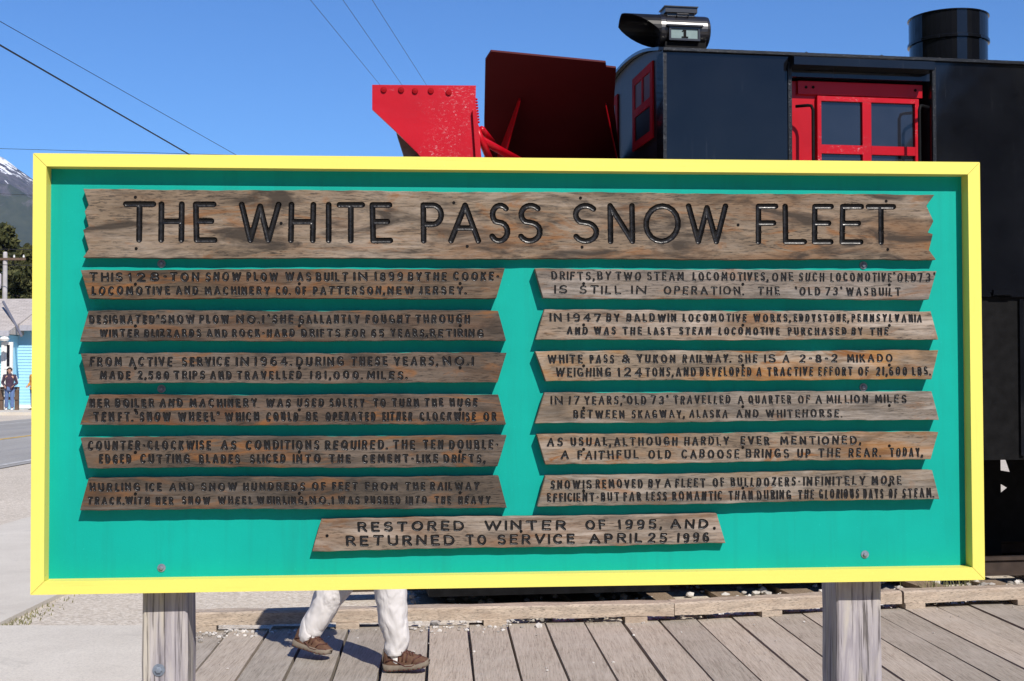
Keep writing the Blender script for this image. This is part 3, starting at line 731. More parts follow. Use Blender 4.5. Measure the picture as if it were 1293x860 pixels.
def make_plank(key, name):
    Lp, Rp, th, rad = PL[key]
    v = PV - th
    Lp = [sp_(px, py, v) for px, py in Lp]; Rp = [sp_(px, py, v) for px, py in Rp]
    def par(P):
        z = np.array([p[1] for p in P]); t = (z[0] - z) / (z[0] - z[-1]); return t, np.array([p[0] for p in P]), z
    tl, xl, zl = par(Lp); tr, xr, zr = par(Rp)
    step = 0.0014 if key == 'T0' else 0.0012
    nt_ = int((zl[0] - zl[-1]) / step) + 1; ns = int((xr.mean() - xl.mean()) / step) + 1
    t = np.linspace(0, 1, nt_)
    t = np.unique(np.concatenate([t])); s = np.linspace(0, 1, ns)
    XL = np.interp(t, tl, xl); XR = np.interp(t, tr, xr); ZL = np.interp(t, tl, zl); ZR = np.interp(t, tr, zr)
    # slightly uneven sawn edges
    X = XL[:, None] + (XR - XL)[:, None] * s[None]; Z = ZL[:, None] + (ZR - ZL)[:, None] * s[None]
    sd0 = rng.uniform(0, 50)
    edge = 0.0011 * np.sin(X * 9 + sd0) + 0.0005 * np.sin(X * 41 + sd0 * 2) + 0.0004 * np.sin(X * 97 + sd0)
    Z = Z + edge * (np.abs(t - 0.5) * 2)[:, None] ** 2
    # strokes
    segs = []
    title = key == 'T0'
    for pk, ys, words in LINES:
        if pk != key: continue
        xa, xb = {'L': (110, 630), 'R': (685, 1180), 'C': (400, 920), 'T': (155, 1132)}[key[0]]
        for (wd, x0, x1) in words:
            for (c, ga, gb) in layout(wd, x0, x1, title):
                if c not in GL: continue
                f = ((ga + gb) / 2 - xa) / (xb - xa)
                yt = ys[0] + (ys[2] - ys[0]) * f; yb = ys[1] + (ys[3] - ys[1]) * f
                rr = rad * (1.0 if title else rng.uniform(0.92, 1.1))
                pr = rr * F / 3.3                                # stroke radius in pixels
                gw = GL[c][0]
                a, b = ga + (pr if gw > 0.1 else 0), gb - (pr if gw > 0.1 else 0)
                if title and gw <= 0.1: a = b = (ga + gb) / 2
                yt2, yb2 = yt + pr, yb - pr
                jit = 0 if title else 0.35
                jy, js = rng.uniform(-jit, jit) * 1.2, rng.uniform(-0.07, 0.07) * (0.3 if title else 1)
                for st in GL[c][1]:
                    P = []
                    for gx, gy in st:
                        px = a + (b - a) * (gx / gw if gw > 0.1 else 0.5) + js * (gy - .5) * (yb - yt)
                        if gw <= 0.1: px = (a + b) / 2 + (gx - gw / 2) * (yb - yt)
                        P.append(sp_(px, yb2 + (yt2 - yb2) * gy + jy, v))
                    for p, q in zip(P[:-1], P[1:]): segs.append((p, q, rr))
    SD = np.full(X.shape, 1.0); GX = np.zeros(X.shape); GZ = np.zeros(X.shape)
    xlo, xhi = XL.max(), XL.min()
    for (p, q, rr) in segs:
        c0 = int((min(p[0], q[0]) - rr * 2 - XL.max()) / (XR.max() - XL.max()) * (ns - 1)) - 14
        c1 = int((max(p[0], q[0]) + rr * 2 - XL.min()) / (XR.min() - XL.min()) * (ns - 1)) + 14
        f0 = 1 - ((max(p[1], q[1]) + rr * 2) - min(zl[-1], zr[-1])) / (max(zl[0], zr[0]) - min(zl[-1], zr[-1]))
        f1 = 1 - ((min(p[1], q[1]) - rr * 2) - min(zl[-1], zr[-1])) / (max(zl[0], zr[0]) - min(zl[-1], zr[-1]))
        r0 = int(f0 * (nt_ - 1)) - 12; r1 = int(f1 * (nt_ - 1)) + 12
        c0 = max(0, c0); c1 = min(ns, c1); r0 = max(0, r0); r1 = min(nt_, r1)
        if c1 <= c0 or r1 <= r0: continue
        xs = X[r0:r1, c0:c1]; zs = Z[r0:r1, c0:c1]
        dx, dz = q[0] - p[0], q[1] - p[1]; L2 = dx * dx + dz * dz + 1e-12
        k = np.clip(((xs - p[0]) * dx + (zs - p[1]) * dz) / L2, 0, 1)
        ex, ez = xs - (p[0] + k * dx), zs - (p[1] + k * dz)
        d = np.sqrt(ex * ex + ez * ez) + 1e-9
        sd = d - rr
        m = sd < SD[r0:r1, c0:c1]
        SD[r0:r1, c0:c1][m] = sd[m]; GX[r0:r1, c0:c1][m] = (ex / d)[m]; GZ[r0:r1, c0:c1][m] = (ez / d)[m]
    sn = np.abs(SD) < step * 0.62
    sn[0] = sn[-1] = False; sn[:, 0] = sn[:, -1] = False
    X = np.where(sn, X - GX * SD, X); Z = np.where(sn, Z - GZ * SD, Z); SDs = np.where(sn, 0.0, SD)
    ins = SDs < 0
    depth = np.where(ins, rad * 0.95 * np.sqrt(np.clip(1 - ((SDs + rad) / rad) ** 2, 0, 1)), 0)
    if not title: depth *= 0.8
    # weather-raised grain on the face
    Y = v + depth
    verts = np.stack([X + OFF.x, Y + OFF.y, Z + OFF.z], -1).reshape(-1, 3)
    idx = np.arange(nt_ * ns).reshape(nt_, ns)
    quads = np.stack([idx[:-1, :-1], idx[1:, :-1], idx[1:, 1:], idx[:-1, 1:]], -1).reshape(-1, 4)
    fs = SDs.reshape(-1)[quads].sum(1)
    inside = fs < -1e-7
    # sides
    bi = np.concatenate([idx[0, :-1], idx[:-1, -1], idx[-1, :0:-1], idx[:0:-1, 0]])
    back = verts[bi].copy(); back[:, 1] = PV - 0.0005 + OFF.y
    n0 = len(verts); nb = len(bi)
    bq = np.stack([bi, np.roll(bi, -1), n0 + (np.arange(nb) + 1) % nb, n0 + np.arange(nb)], -1)
    allv = np.concatenate([verts, back])
    pv, pq = compact(allv, np.concatenate([quads[~inside], bq]))
    mdat = PLM[key]
    mat = weathered('plank_wood_' + key.lower(), mdat[0], mdat[1], mdat[2], mdat[3], 'x', rng.uniform(0, 40), 1.0, mdat[4], 0.75, {'T': .5, 'L': .55, 'R': .8, 'C': .8}[key[0]])
    po = link_mesh(name, grid_mesh(name, pv, pq), mat, sign)
    if key in PLL: po['label'] = PLL[key]
    if inside.any():
        lv, lq = compact(verts, quads[inside])
        link_mesh('lettering', grid_mesh('lettering', lv, lq), M['tar' if key in ('T0', 'C1') else 'tar_rough'], po, smooth=True)
    # screws in the face
    if title:
        sc = [(171,249),(172,314),(355,282),(573,256),(590,311),(733,250),(735,312),(932,284),(1119,254),(1121,315)]
    elif key == 'C1': sc = [(413,676.5),(658,671),(902,667)]
    else:
        ym = lambda fx: ((Lp[0][1] + Lp[1][1]) / 2)
        xs = (171, 378, 581) if key[0] == 'L' else (737, 938, 1123)
        sc = None
        mids = []
        for px in xs:
            a, b = PL[key][0], PL[key][1]
            f = (px - a[0][0]) / (b[0][0] - a[0][0])
            yy = (a[0][1] + a[1][1]) / 2 * (1 - f) + (b[0][1] + b[1][1]) / 2 * f
            mids.append((px, yy))
        sc = mids
    for px, py in sc:
        x, z = sp_(px, py, v)
        bm = BM(); lathe(bm, [(0, 0.0), (0.0042, 0.0), (0.0036, 0.0013), (0, 0.0009)], (0, 0, 0), 'y', 10)
        for qv in bm.verts: qv.co = Vector((x + qv.co.x, v - 0.0002 - qv.co.y, z + qv.co.z))
        sobj('screw', bm, M['black_dull'], 0, po)
make_plank('T0', 'title_plank')
for kk in ('L1', 'L2', 'L3', 'L4', 'L5', 'L6', 'R1', 'R2', 'R3', 'R4', 'R5', 'R6', 'C1'):
    make_plank(kk, 'text_plank')
# ------------------------------------------------------------------ the rotary snow plough behind the sign
TR_O = Vector((1.024, 8.5, 0.0)); TR_A = R(8.5)
TR_M = Matrix.Translation(TR_O) @ Matrix.Rotation(TR_A, 4, 'Z'); TR_I = TR_M.inverted()
def tp(px, py, y=0.0):
    """photo pixel -> train coords (x along the train, y away from the viewer, z up) on the upright plane y"""
    o = TR_I @ EYEV; d = TR_I.to_3x3() @ ray(px, py)
    p = o + d * ((y - o.y) / d.y); return p
plow = thing('snow_plow', 'black railway rotary snow plough with red plough head and red door, standing behind the sign', 'snow plow', TR_O, TR_A)
LEN, WID = 9.6, 2.1
zE = tp(838, 63).z                                   # eaves
zB = 0.95
xd0 = tp(1000, 120).x; xd1 = tp(1176, 120).x         # door opening
zH = tp(1085, 99).z                                  # underside of the header over the door
# core
bm = BM(); box(bm, 0.03, LEN, 0.16, WID, zB, zE - 0.01)
obj('body', bm, M['black'], plow)
bm = BM()
box(bm, 0.0, xd0, 0.0, 0.155, zB, zE - 0.004)
obj('side_panel', bm, M['black'], plow, bevel=0.006)
bm = BM(); box(bm, xd1, LEN, 0.0, 0.155, tp(1260, 372).z, zE - 0.004)
obj('side_panel', bm, M['black'], plow, bevel=0.006)
bm = BM(); box(bm, xd1, LEN, 0.012, 0.155, zB, tp(1260, 374).z)
obj('lower_side_panel', bm, M['black_dull'], plow, bevel=0.006)
bm = BM(); box(bm, xd0, xd1, 0.012, 0.155, zH, zE - 0.02)
obj('door_header', bm, M['black'], plow)
bm = BM()
a, b = tp(996, 71), tp(1172, 82)
prism(bm, [(a.x, -0.002, zE - 0.012), (a.x, -0.10, zE - 0.035), (a.x, -0.10, zE - 0.09), (a.x, -0.002, zE - 0.10)], (b.x - a.x, 0, 0))
obj('door_awning', bm, M['black'], plow, bevel=0.004)
# corner strips and seams with rivets
def strip(xa, xb, z0, z1, riv=True):
    bm = BM(); box(bm, xa, xb, -0.010, -0.001, z0, z1)
    if riv:
        z = z0 + 0.03
        while z < z1 - 0.02:
            blob(bm, ((xa + xb) / 2, -0.010, z), 0.007, (1, 0.7, 1)); z += 0.055
    return obj('rivet_strip', bm, M['chipped'] if riv else M['black'], plow)
strip(0.0, 0.024, zB, zE - 0.02)
strip(xd0 - 0.03, xd0 - 0.005, zB, zE - 0.05); strip(xd1 + 0.005, xd1 + 0.03, tp(1260, 372).z + .01, zE - 0.05)
strip(tp(1287, 420).x, tp(1287, 420).x + 0.03, zB + 0.03, tp(1260, 374).z - 0.02, False)
# arched roof
def arch(y):                                         # height of the roof over the eaves
    return 0.15 * (1 - ((y - WID / 2) / (WID / 2)) ** 2)
bm = BM(); n = 20
ys = [-0.02 + (WID + 0.04) * k / n for k in range(n + 1)]
for (xa, xb) in ((-0.035, LEN),):
    t0 = [bm.verts.new((xa, y, zE + max(arch(y), 0) + 0.014)) for y in ys]; t1 = [bm.verts.new((xb, y, zE + max(arch(y), 0) + 0.014)) for y in ys]
    b0 = [bm.verts.new((xa, y, zE + max(arch(y), 0) - 0.008)) for y in ys]; b1 = [bm.verts.new((xb, y, zE + max(arch(y), 0) - 0.008)) for y in ys]
    for k in range(n):
        bm.faces.new((t0[k], t1[k], t1[k + 1], t0[k + 1])); bm.faces.new((b0[k + 1], b1[k + 1], b1[k], b0[k]))
        bm.faces.new((t0[k + 1], b0[k + 1], b0[k], t0[k])); bm.faces.new((t1[k], b1[k], b1[k + 1], t1[k + 1]))
    bm.faces.new((t0[0], b0[0], b1[0], t1[0])); bm.faces.new((t0[n], t1[n], b1[n], b0[n]))
roof = obj('roof', bm, M['black'], plow)
bm = BM(); x = 0.05
while x < LEN - 0.1:
    blob(bm, (x, 0.0, zE + 0.016), 0.008, (1, 1, 0.8)); x += 0.085
for px in (1018, 1113):
    p = tp(px, 70, 0.1); blob(bm, (p.x, 0.10, zE + 0.035), 0.02)
obj('roof_rivets', bm, M['chipped'], roof)
bm = BM(); box(bm, 0.0, LEN, -.026, -.0205, zE - .007, zE + .013); obj('drip_edge', bm, M['chipped'], roof)
# front end wall with arched top
bm = BM()
pts = [(0.0, 0.0, zB), (0.0, WID, zB)] + [(0.0, y, zE + max(arch(y), 0) - 0.012) for y in reversed([WID * k / 16 for k in range(17)])]
prism(bm, pts, (0.028, 0, 0))
obj('end_wall', bm, M['satin'], plow)
def end_window(yc, parent):
    # small sash window in the front end: red frame, two upper lights and one lower
    yw, z0, z1 = 0.29, 3.20, 3.74
    zm_ = z0 + .24; th = .012
    bm = BM()
    for (ya, yb, za, zb) in ((yc - yw, yc - yw + .07, z0, z1), (yc + yw - .07, yc + yw, z0, z1), (yc - yw + .0701, yc + yw - .0701, z1 - .06, z1),
                             (yc - yw + .0701, yc + yw - .0701, z0, z0 + .06), (yc - yw + .0701, yc + yw - .0701, zm_, zm_ + .06), (yc - .02, yc + .02, zm_ + .0601, z1 - .0601)):
        box(bm, -th, -0.001, ya, yb, za, zb)
    f = obj('end_window', bm, M['red_dull'], parent, bevel=0.003)
    bm = BM(); box(bm, -0.006, -0.0015, yc - yw + .06, yc + yw - .06, z0 + .05, zm_ + .01); obj('pane', bm, M['black_dull'], f)
    bm = BM(); box(bm, -0.006, -0.0015, yc - yw + .06, yc + yw - .06, zm_ + .05, z1 - .05); obj('upper_pane', bm, M['red_shaded'], f)  # upper panes of the sash as one dark red sheet
end_window(0.52, plow); end_window(WID - 0.52, plow)
# sliding red door
YD = 0.07
def rect(bm, pa, pb, y0, y1, dz0=0, dz1=0):
    a, b = tp(*pa, y0), tp(*pb, y0)
    box(bm, a.x, b.x, y0, y1, b.z, a.z)
dz_bot = zB + 0.05
bm = BM(); box(bm, xd0 + 0.012, xd1 - 0.06, YD + 0.03, YD + 0.07, dz_bot, zH - 0.012)
door = obj('sliding_door', bm, M['red'], plow)
a = tp(1008, 120, YD); b = tp(1165, 120, YD)
bm = BM(); box(bm, a.x, b.x, YD + 0.004, YD + 0.0298, tp(1085, 121, YD).z, zH - 0.014)
obj('top_rail', bm, M['red'], door, bevel=0.003)
bm = BM()
for px in (1018, 1027): blob(bm, (tp(px, 110, YD).x, YD + 0.002, tp(px, 110, YD).z), 0.012, (1, .5, 1))
blob(bm, (tp(1156, 114, YD).x, YD + 0.002, tp(1156, 114, YD).z), 0.012, (1, .5, 1))
obj('door_bolts', bm, M['black_dull'], door)
# sash: four panes, the lower pair hidden behind the sign
sx0, sm0, sm1, sx1 = (tp(p, 150, YD).x for p in (1032, 1089, 1100, 1160))
zt, zt2 = tp(1090, 123, YD).z, tp(1090, 129, YD).z
zm, zm2 = tp(1090, 184, YD).z, tp(1090, 195, YD).z
pl_h = zt2 - zm
zb2 = zm2 - pl_h; zb3 = zb2 - 0.07
bm = BM(); y0, y1 = YD - 0.004, YD + 0.0297
ed = 0.028
box(bm, sx0, sx0 + ed, y0, y1, zb3, zt); box(bm, sx1 - ed, sx1, y0, y1, zb3, zt)
box(bm, sx0 + ed + .0005, sx1 - ed - .0005, y0 + .001, y1, zt2, zt - .0005); box(bm, sx0 + ed + .0005, sx1 - ed - .0005, y0 + .001, y1, zb3, zb2)
box(bm, sm0, sm1, y0 + .002, y1, zb2 + .0005, zt2 - .0005)
box(bm, sx0 + ed + .0005, sm0 - .0005, y0 + .001, y1, zm2, zm); box(bm, sm1 + .0005, sx1 - ed - .0005, y0 + .001, y1, zm2, zm)
sash = obj('window_sash', bm, M['red_worn'], door, bevel=0.004)
for (xa, xb) in ((sx0 + ed, sm0), (sm1, sx1 - ed)):
    for (za, zb_) in ((zm, zt2), (zb2, zm2)):
        bm = BM(); box(bm, xa, xb, YD + 0.020, YD + 0.0265, za, zb_)
        obj('pane', bm, M['glass'], door)
# lower door panels
bm = BM(); box(bm, sx0, sx1, YD + 0.012, YD + 0.0296, dz_bot + 0.1, zb3 - 0.06); obj('lower_panel', bm, M['red'], door, bevel=0.004)
# grab bars beside the door
def bar(px, sgn, yb):
    t = tp(px, 134, -0.05); zlo = t.z - 1.5
    bm = BM(); ex = 0.10 * sgn
    tube(bm, [(t.x + ex, yb, t.z + 0.005), (t.x + ex * .3, -0.045, t.z + 0.005), (t.x + ex * .1, -0.06, t.z), (t.x, -0.065, t.z - 0.03), (t.x, -0.065, zlo + .03), (t.x + ex * .3, -0.06, zlo), (t.x + ex, yb, zlo)], 0.011, 8)
    obj('grab_bar', bm, M['black_dull'], plow, smooth=True)
bar(1025.5, -1, -0.001); bar(1159.5, 1, -0.001)
# ledge with bracket on the right-hand lower panel
bm = BM(); p0, p1 = tp(1243, 371), tp(1320, 372)
box(bm, xd1 + 0.06, LEN, -0.016, -0.001, p0.z - 0.022, p0.z + 0.004); obj('ledge', bm, M['black'], plow, bevel=0.003)
bm = BM(); p0, p1 = tp(1251, 366.5), tp(1276, 373)
box(bm, p0.x, p1.x, -0.04, -0.017, p1.z, p0.z); obj('bracket', bm, M['black'], plow, bevel=0.008)
# stack on the roof
p = tp(1197.5, 72, 1.0); r = (tp(1243, 60, 1.0).x - tp(1152, 60, 1.0).x) / 2
zt = tp(1197, 24, 1.0).z; zb_ = tp(1197, 57, 1.0).z
bm = BM()
lathe(bm, [(r * 0.97, zE - 0.02), (r * 0.97, zb_ - 0.012), (r * 1.02, zb_ - 0.008), (r * 1.02, zb_ + 0.012), (r * .985, zb_ + 0.018), (r * .985, zt - 0.01), (r * 1.015, zt - 0.008), (r * 1.015, zt), (r * 0.95, zt), (r * 0.95, zt - 0.5)], (p.x, 1.0, 0), 'z', 48)
obj('smoke_stack', bm, M['black'], plow, smooth=False)
bm = BM(); lathe(bm, [(r * 1.0, zE + 0.0), (r * 1.25, zE - 0.02), (r * 1.25, zE + 0.15), (r * 0.985, zE + 0.155)], (p.x, 1.0, 0.0), 'z', 40)
obj('stack_base', bm, M['black_dull'], plow)
# headlamp over the front end: drum, hood, vent box, number box
YH = 0.55
cz = (tp(865, 21, YH).z + tp(865, 61, YH).z) / 2; rh = (tp(865, 21, YH).z - tp(865, 61, YH).z) / 2
xa, xb = tp(834, 40, YH - rh * .7).x, tp(896, 40, YH - rh * .5).x
bm = BM()
lathe(bm, [(0, xa + .02), (rh * .93, xa + .02), (rh * .93, xa), (rh * 1.04, xa), (rh * 1.04, xa + .035), (rh, xa + .04), (rh, xb - .03), (rh * .97, xb - .01), (rh * .8, xb), (0, xb)], (0, YH, cz), 'x', 36)
lamp = obj('headlamp', bm, M['black_metal'], plow, smooth=False)
bm = BM(); seg = 24
xv = tp(785, 30, YH).x
ring0, ring1, in0, in1 = [], [], [], []
for k in range(seg + 1):
    a = R(-70) + R(320) * k / seg                   # open at the bottom
    c, s = math.cos(a), math.sin(a)
    top = max(0.0, min(1.0, (.75 * s + .45 * c + .6) / 1.3))
    xe = xa - (xa - xv) * (0.03 + 0.97 * top)
    ring0.append(bm.verts.new((xa, YH + c * rh * 1.02, cz + s * rh * 1.02))); ring1.append(bm.verts.new((xe, YH + c * rh * 1.02, cz + s * rh * 1.02)))
    in0.append(bm.verts.new((xa, YH + c * rh * .97, cz + s * rh * .97))); in1.append(bm.verts.new((xe, YH + c * rh * .97, cz + s * rh * .97)))
for k in range(seg):
    bm.faces.new((ring0[k], ring1[k], ring1[k + 1], ring0[k + 1])); bm.faces.new((in0[k + 1], in1[k + 1], in1[k], in0[k])); bm.faces.new((ring1[k], in1[k], in1[k + 1], ring1[k + 1]))
obj('lamp_hood', bm, M['satin'], lamp, smooth=False)
bm = BM(); lathe(bm, [(0, xa - .004), (rh * .9, xa - .004), (rh * .9, xa + .018), (0, xa + .018)], (0, YH, cz), 'x', 32)
obj('lens', bm, M['glass'], lamp)
bm = BM(); p0, p1 = tp(837, 12, YH), tp(877, 20, YH)
box(bm, p0.x, p1.x, YH - .07, YH + .07, p1.z, p0.z); box(bm, p0.x + .02, p1.x - .02, YH - .05, YH + .05, cz + rh * .8, p1.z - .0005)
box(bm, p0.x - .01, p1.x + .005, YH - .08, YH + .08, p0.z + .0005, p0.z + .008)
obj('lamp_vent', bm, M['black_metal'], lamp, bevel=0.003)
bm = BM(); tube(bm, [(tp(850, 25, YH).x, YH - rh * .75, cz + rh * .72), (tp(850, 22, YH).x, YH - rh * .9, cz + rh * .88), (tp(864, 22, YH).x, YH - rh * .9, cz + rh * .88), (tp(864, 25, YH).x, YH - rh * .75, cz + rh * .72)], .006, 8)
obj('lamp_handle', bm, M['black_metal'], lamp)
YN = YH - rh * 1.12
n0, n1 = tp(845, 33, YN), tp(884, 52, YN)
bm = BM(); fr = .014
box(bm, n0.x, n1.x, YN + .012, YH - rh * .6, n1.z, n0.z)
box(bm, n0.x, n1.x, YN - .004, YN + .0118, n0.z - fr, n0.z); box(bm, n0.x, n1.x, YN - .004, YN + .0118, n1.z, n1.z + fr)
box(bm, n0.x, n0.x + fr, YN - .0035, YN + .0117, n1.z + fr + .0005, n0.z - fr - .0005); box(bm, n1.x - fr, n1.x, YN - .0035, YN + .0117, n1.z + fr + .0005, n0.z - fr - .0005)
box(bm, n0.x - .02, n1.x + .02, YN - .02, YN + .03, n0.z + .0006, n0.z + .012)
nb = obj('number_box', bm, M['black_metal'], lamp)
bm = BM(); box(bm, n0.x + fr + .001, n1.x - fr - .001, YN + .006, YN + .0116, n1.z + fr + .001, n0.z - fr - .001)
obj('number_glass', bm, M['milk'], nb)
bm = BM(); mx = (n0.x + n1.x) / 2 + .003; za, zb_ = n1.z + fr + .006, n0.z - fr - .006
box(bm, mx - .010, mx + .010, YN + .003, YN + .0059, za + .011, zb_ - .0005)
box(bm, mx - .024, mx + .024, YN + .003, YN + .0059, za, za + .0105)
prism(bm, [(mx - .0105, YN + .003, zb_ - .001), (mx - .0105, YN + .003, zb_ - .012), (mx - .022, YN + .003, zb_ - .018), (mx - .022, YN + .003, zb_ - .011)], (0, .0029, 0))
obj('numeral', bm, M['black_dull'], nb)
bm = BM(); box(bm, xa + .03, xb - .04, YH - .10, YH + .10, zE + arch(YH) + 0.012, cz - rh * .85); obj('lamp_bracket', bm, M['black_dull'], lamp)
# ---- plough head ---------------------------------------------------------
XF = tp(588, 400, 0).x                                # front of the head
# drum (hidden behind the sign) with wheel and blades
ZC = 1.66; RD = 1.22
bm = BM(); lathe(bm, [(RD * .98, XF), (RD, XF), (RD, XF + .75), (RD * .7, XF + 0.95), (0.3, XF + 0.95)], (0, WID / 2, ZC), 'x', 48, False)
lathe(bm, [(0.3, XF + 0.9), (RD * .96, XF + .72), (RD * .96, XF + 0.01), (RD * .98, XF)], (0, WID / 2, ZC), 'x', 48, False)
drum = obj('wheel_drum', bm, M['red'], plow)
wheel = None
bm = BM(); lathe(bm, [(0, XF - .02), (.22, XF + .02), (.26, XF + .5), (0, XF + .5)], (0, WID / 2, ZC), 'x', 24)
wheel = obj('cutting_wheel', bm, M['black_dull'], plow)
for k in range(10):
    a = 2 * math.pi * k / 10; c, s = math.cos(a), math.sin(a)
    bm = BM()
    q = [(XF + .05, .2), (XF + .03, RD * .92), (XF + .30, RD * .92), (XF + .40, .2)]
    off = Vector((0, -s * .02, c * .02))
    prism(bm, [(x, WID / 2 + c * rr - s * (.08 * (i in (0, 1)) - .08 * (i in (2, 3))), ZC + s * rr + c * (.08 * (i in (0, 1)) - .08 * (i in (2, 3)))) for i, (x, rr) in enumerate(q)], off)
    obj('blade', bm, M['rust'], wheel)
# side cheeks of the square hood
bm = BM(); box(bm, XF + .1, -.12, -0.12, -0.07, .62, 2.62); box(bm, XF + .1, -.12, WID + .07, WID + .12, .62, 2.62)
obj('hood_cheek', bm, M['red'], plow, bevel=.004)
bm = BM(); box(bm, tp(540, 700, 0).x, .0, -0.13, WID + .13, .12, .36)
obj('shade_skirt', bm, M['black_dull'], plow, bevel=.01)  # low black box added to darken the ground strip behind the kerb
# bright side wing
YW = -0.28
wp = [(470, 107), (601, 108), (600.5, 128), (603, 150), (606, 176), (608, 200), (612, 262), (560, 262), (541, 210), (528, 194), (513, 179), (500, 166), (470, 138)]
bm = BM(); prism(bm, [tp(px, py, YW) for px, py in wp], (0, .022, 0))
wing = obj('side_wing', bm, M['red_worn'], plow, bevel=.003)
for px, py in ((484.5, 113.5), (506.5, 113.8), (524, 115), (544, 114.8), (566.5, 116.8)):
    c = tp(px, py, YW); bm = BM()
    lathe(bm, [(0, 0), (.020, 0), (.018, .010), (.0, .014)], (0, 0, 0), 'y', 14)
    for v in bm.verts: v.co = Vector((c.x + v.co.x, YW - .0006 - v.co.y, c.z + v.co.z))
    obj('bolt', bm, M['red_dull'], wing)
bm = BM()
for k in range(9):
    c = tp(600.8 + k * .35, 125 + k * 3.6, YW); blob(bm, (c.x + .004, YW + .011, c.z), .011, (1, 1.0, .8))
obj('edge_rivets', bm, M['red'], wing)
bm = BM()
prism(bm, [tp(px, py, YW - .003) for px, py in ((596, 140), (601, 142), (606.5, 200), (612, 262), (600, 262), (600, 200))], (0, -.03, 0))
obj('edge_flange', bm, M['red'], wing, bevel=.004)
bm = BM()
prism(bm, [tp(px, py, YW + .1) for px, py in ((499, 160), (512, 166), (530, 190), (560, 262), (526, 262), (509, 194), (502, 172))], (0, .03, 0))
obj('ice_cutter', bm, M['rust'], plow)
bm = BM(); p = tp(608, 200, YW)                       # wing carried by arms from the drum
for px, py in ((560, 225), (592, 225)):
    c = tp(px, py, YW); tube(bm, [(c.x, YW + .02, c.z), (c.x + .05, .6, 2.5)], .03, 8)
obj('wing_arm', bm, M['red'], plow)
# snow deflector leaning over towards the viewer, seen from below in its own shade
LEAN = math.tan(R(56)); ZT = tp(690, 70, 0.35).z
def dp(px, py, lift=0.0):
    o = TR_I @ EYEV; d = TR_I.to_3x3() @ ray(px, py)
    # plane  y = .35 + (ZT - z) * LEAN
    t = (.35 + (ZT - o.z) * LEAN - o.y) / (d.y + d.z * LEAN)
    p = o + d * t
    nrm = Vector((0, -1, -LEAN)).normalized()
    return p + nrm * lift
dpts = [(613, 76), (620, 65), (765, 79), (765.5, 84.5), (778, 86), (776, 118), (775, 132), (783, 200), (790, 240), (612, 240), (611.5, 152)]
bm = BM(); prism(bm, [dp(px, py) for px, py in dpts], Vector((0, 1, LEAN)).normalized() * .018)
defl = obj('snow_deflector', bm, M['red_shaded'], plow)
def gusset(a, b, h, th, mat):
    """upright triangular stiffener between two points of the plate, standing h off it at the foot"""
    bm = BM()
    p0, p1 = dp(*a), dp(*b); q = dp(*b, h)
    prism(bm, [p0 + Vector((-th / 2, 0, 0)), p1 + Vector((-th / 2, 0, 0)), q + Vector((-th / 2, 0, 0))], (th, 0, 0))
    return obj('stiffener', bm, mat, defl)
def lit_rib(a, b, h0, h1, wdt):
    bm = BM()
    p0, p1 = dp(*a), dp(*b); q0, q1 = dp(*a, h0), dp(*b, h1)
    for s0, s1, t0, t1 in ((p0, p1, q0, q1),):
        o = Vector((wdt, 0, 0))
        prism(bm, [s0, s1, t1, t0], o)
    return obj('stiffener', bm, M['red'], defl, bevel=.003)
lit_rib((655, 124), (628, 196), .03, .20, .012)
lit_rib((764, 130), (780, 205), .03, .26, .008)
bm = BM(); a, b = tp(606, 176, YW + .06), tp(660, 205, .35); tube(bm, [a, b], .026, 10)
obj('brace_pipe', bm, M['red'], plow, smooth=True)
bm = BM(); a, b = tp(608, 163, YW + .04), tp(604, 200, YW + .04); c = tp(622, 180, .1)
tube(bm, [a, c], .022, 8); tube(bm, [tp(600, 160, YW + .02), tp(618, 200, YW + .1)], .024, 8)
obj('brace_bracket', bm, M['red'], plow, smooth=True)
# deflector base box on the drum
bm = BM(); box(bm, tp(622, 230, .9).x, -.1, .55, WID - .25, 2.3, tp(640, 225, .9).z); obj('chute_box', bm, M['red_shaded'], plow)
# ---- running gear --------------------------------------------------------
GX = tp(1272, 600, .25).x
bm = BM(); box(bm, .0, GX - .45, .35, WID - .35, .72, zB - .002); box(bm, GX + 1.4, LEN, .35, WID - .35, .72, zB - .002); box(bm, GX - .449, GX + 1.399, .5, WID - .5, zB - .03, zB - .002)
box(bm, .0, 1.95, -.01, .10, .38, zB - .002)  # low sill added to keep the ground under the car in shade
obj('underframe', bm, M['black_dull'], plow)
def truck(x0, gaps=()):
    bm = BM()
    for yy in (.22, WID - .34):
        box(bm, x0 - 1.1, x0 + 1.1, yy, yy + .12, .66, .80); box(bm, x0 - .9, x0 + .9, yy, yy + .12, .22, .33)
        prism(bm, [(x0 - 1.1, yy, .66), (x0 - .95, yy, .66), (x0 - .45, yy, .33), (x0 - .62, yy, .33)], (0, .12, 0))
        prism(bm, [(x0 + 1.1, yy, .66), (x0 + .62, yy, .33), (x0 + .45, yy, .33), (x0 + .95, yy, .66)], (0, .12, 0))
        box(bm, x0 - .3, x0 + .3, yy + .005, yy + .115, .3305, .6595)
    t = obj('truck_frame', bm, M['black_dull'], plow)
    for xx in (x0 - .75, x0 + .75):
        bm = BM()
        for yy in (.55, WID - .55):
            lathe(bm, [(.09, yy - .06), (.38, yy - .06), (.38, yy + .06), (.41, yy + .062), (.41, yy + .09), (.09, yy + .09)], (xx, 0, .61), 'y', 30)
        lathe(bm, [(.06, .3), (.06, WID - .3)], (xx, 0, .61), 'y', 12)
        obj('wheelset', bm, M['black_dull'], t)
    return t
truck(1.1); truck(GX + 2.95)
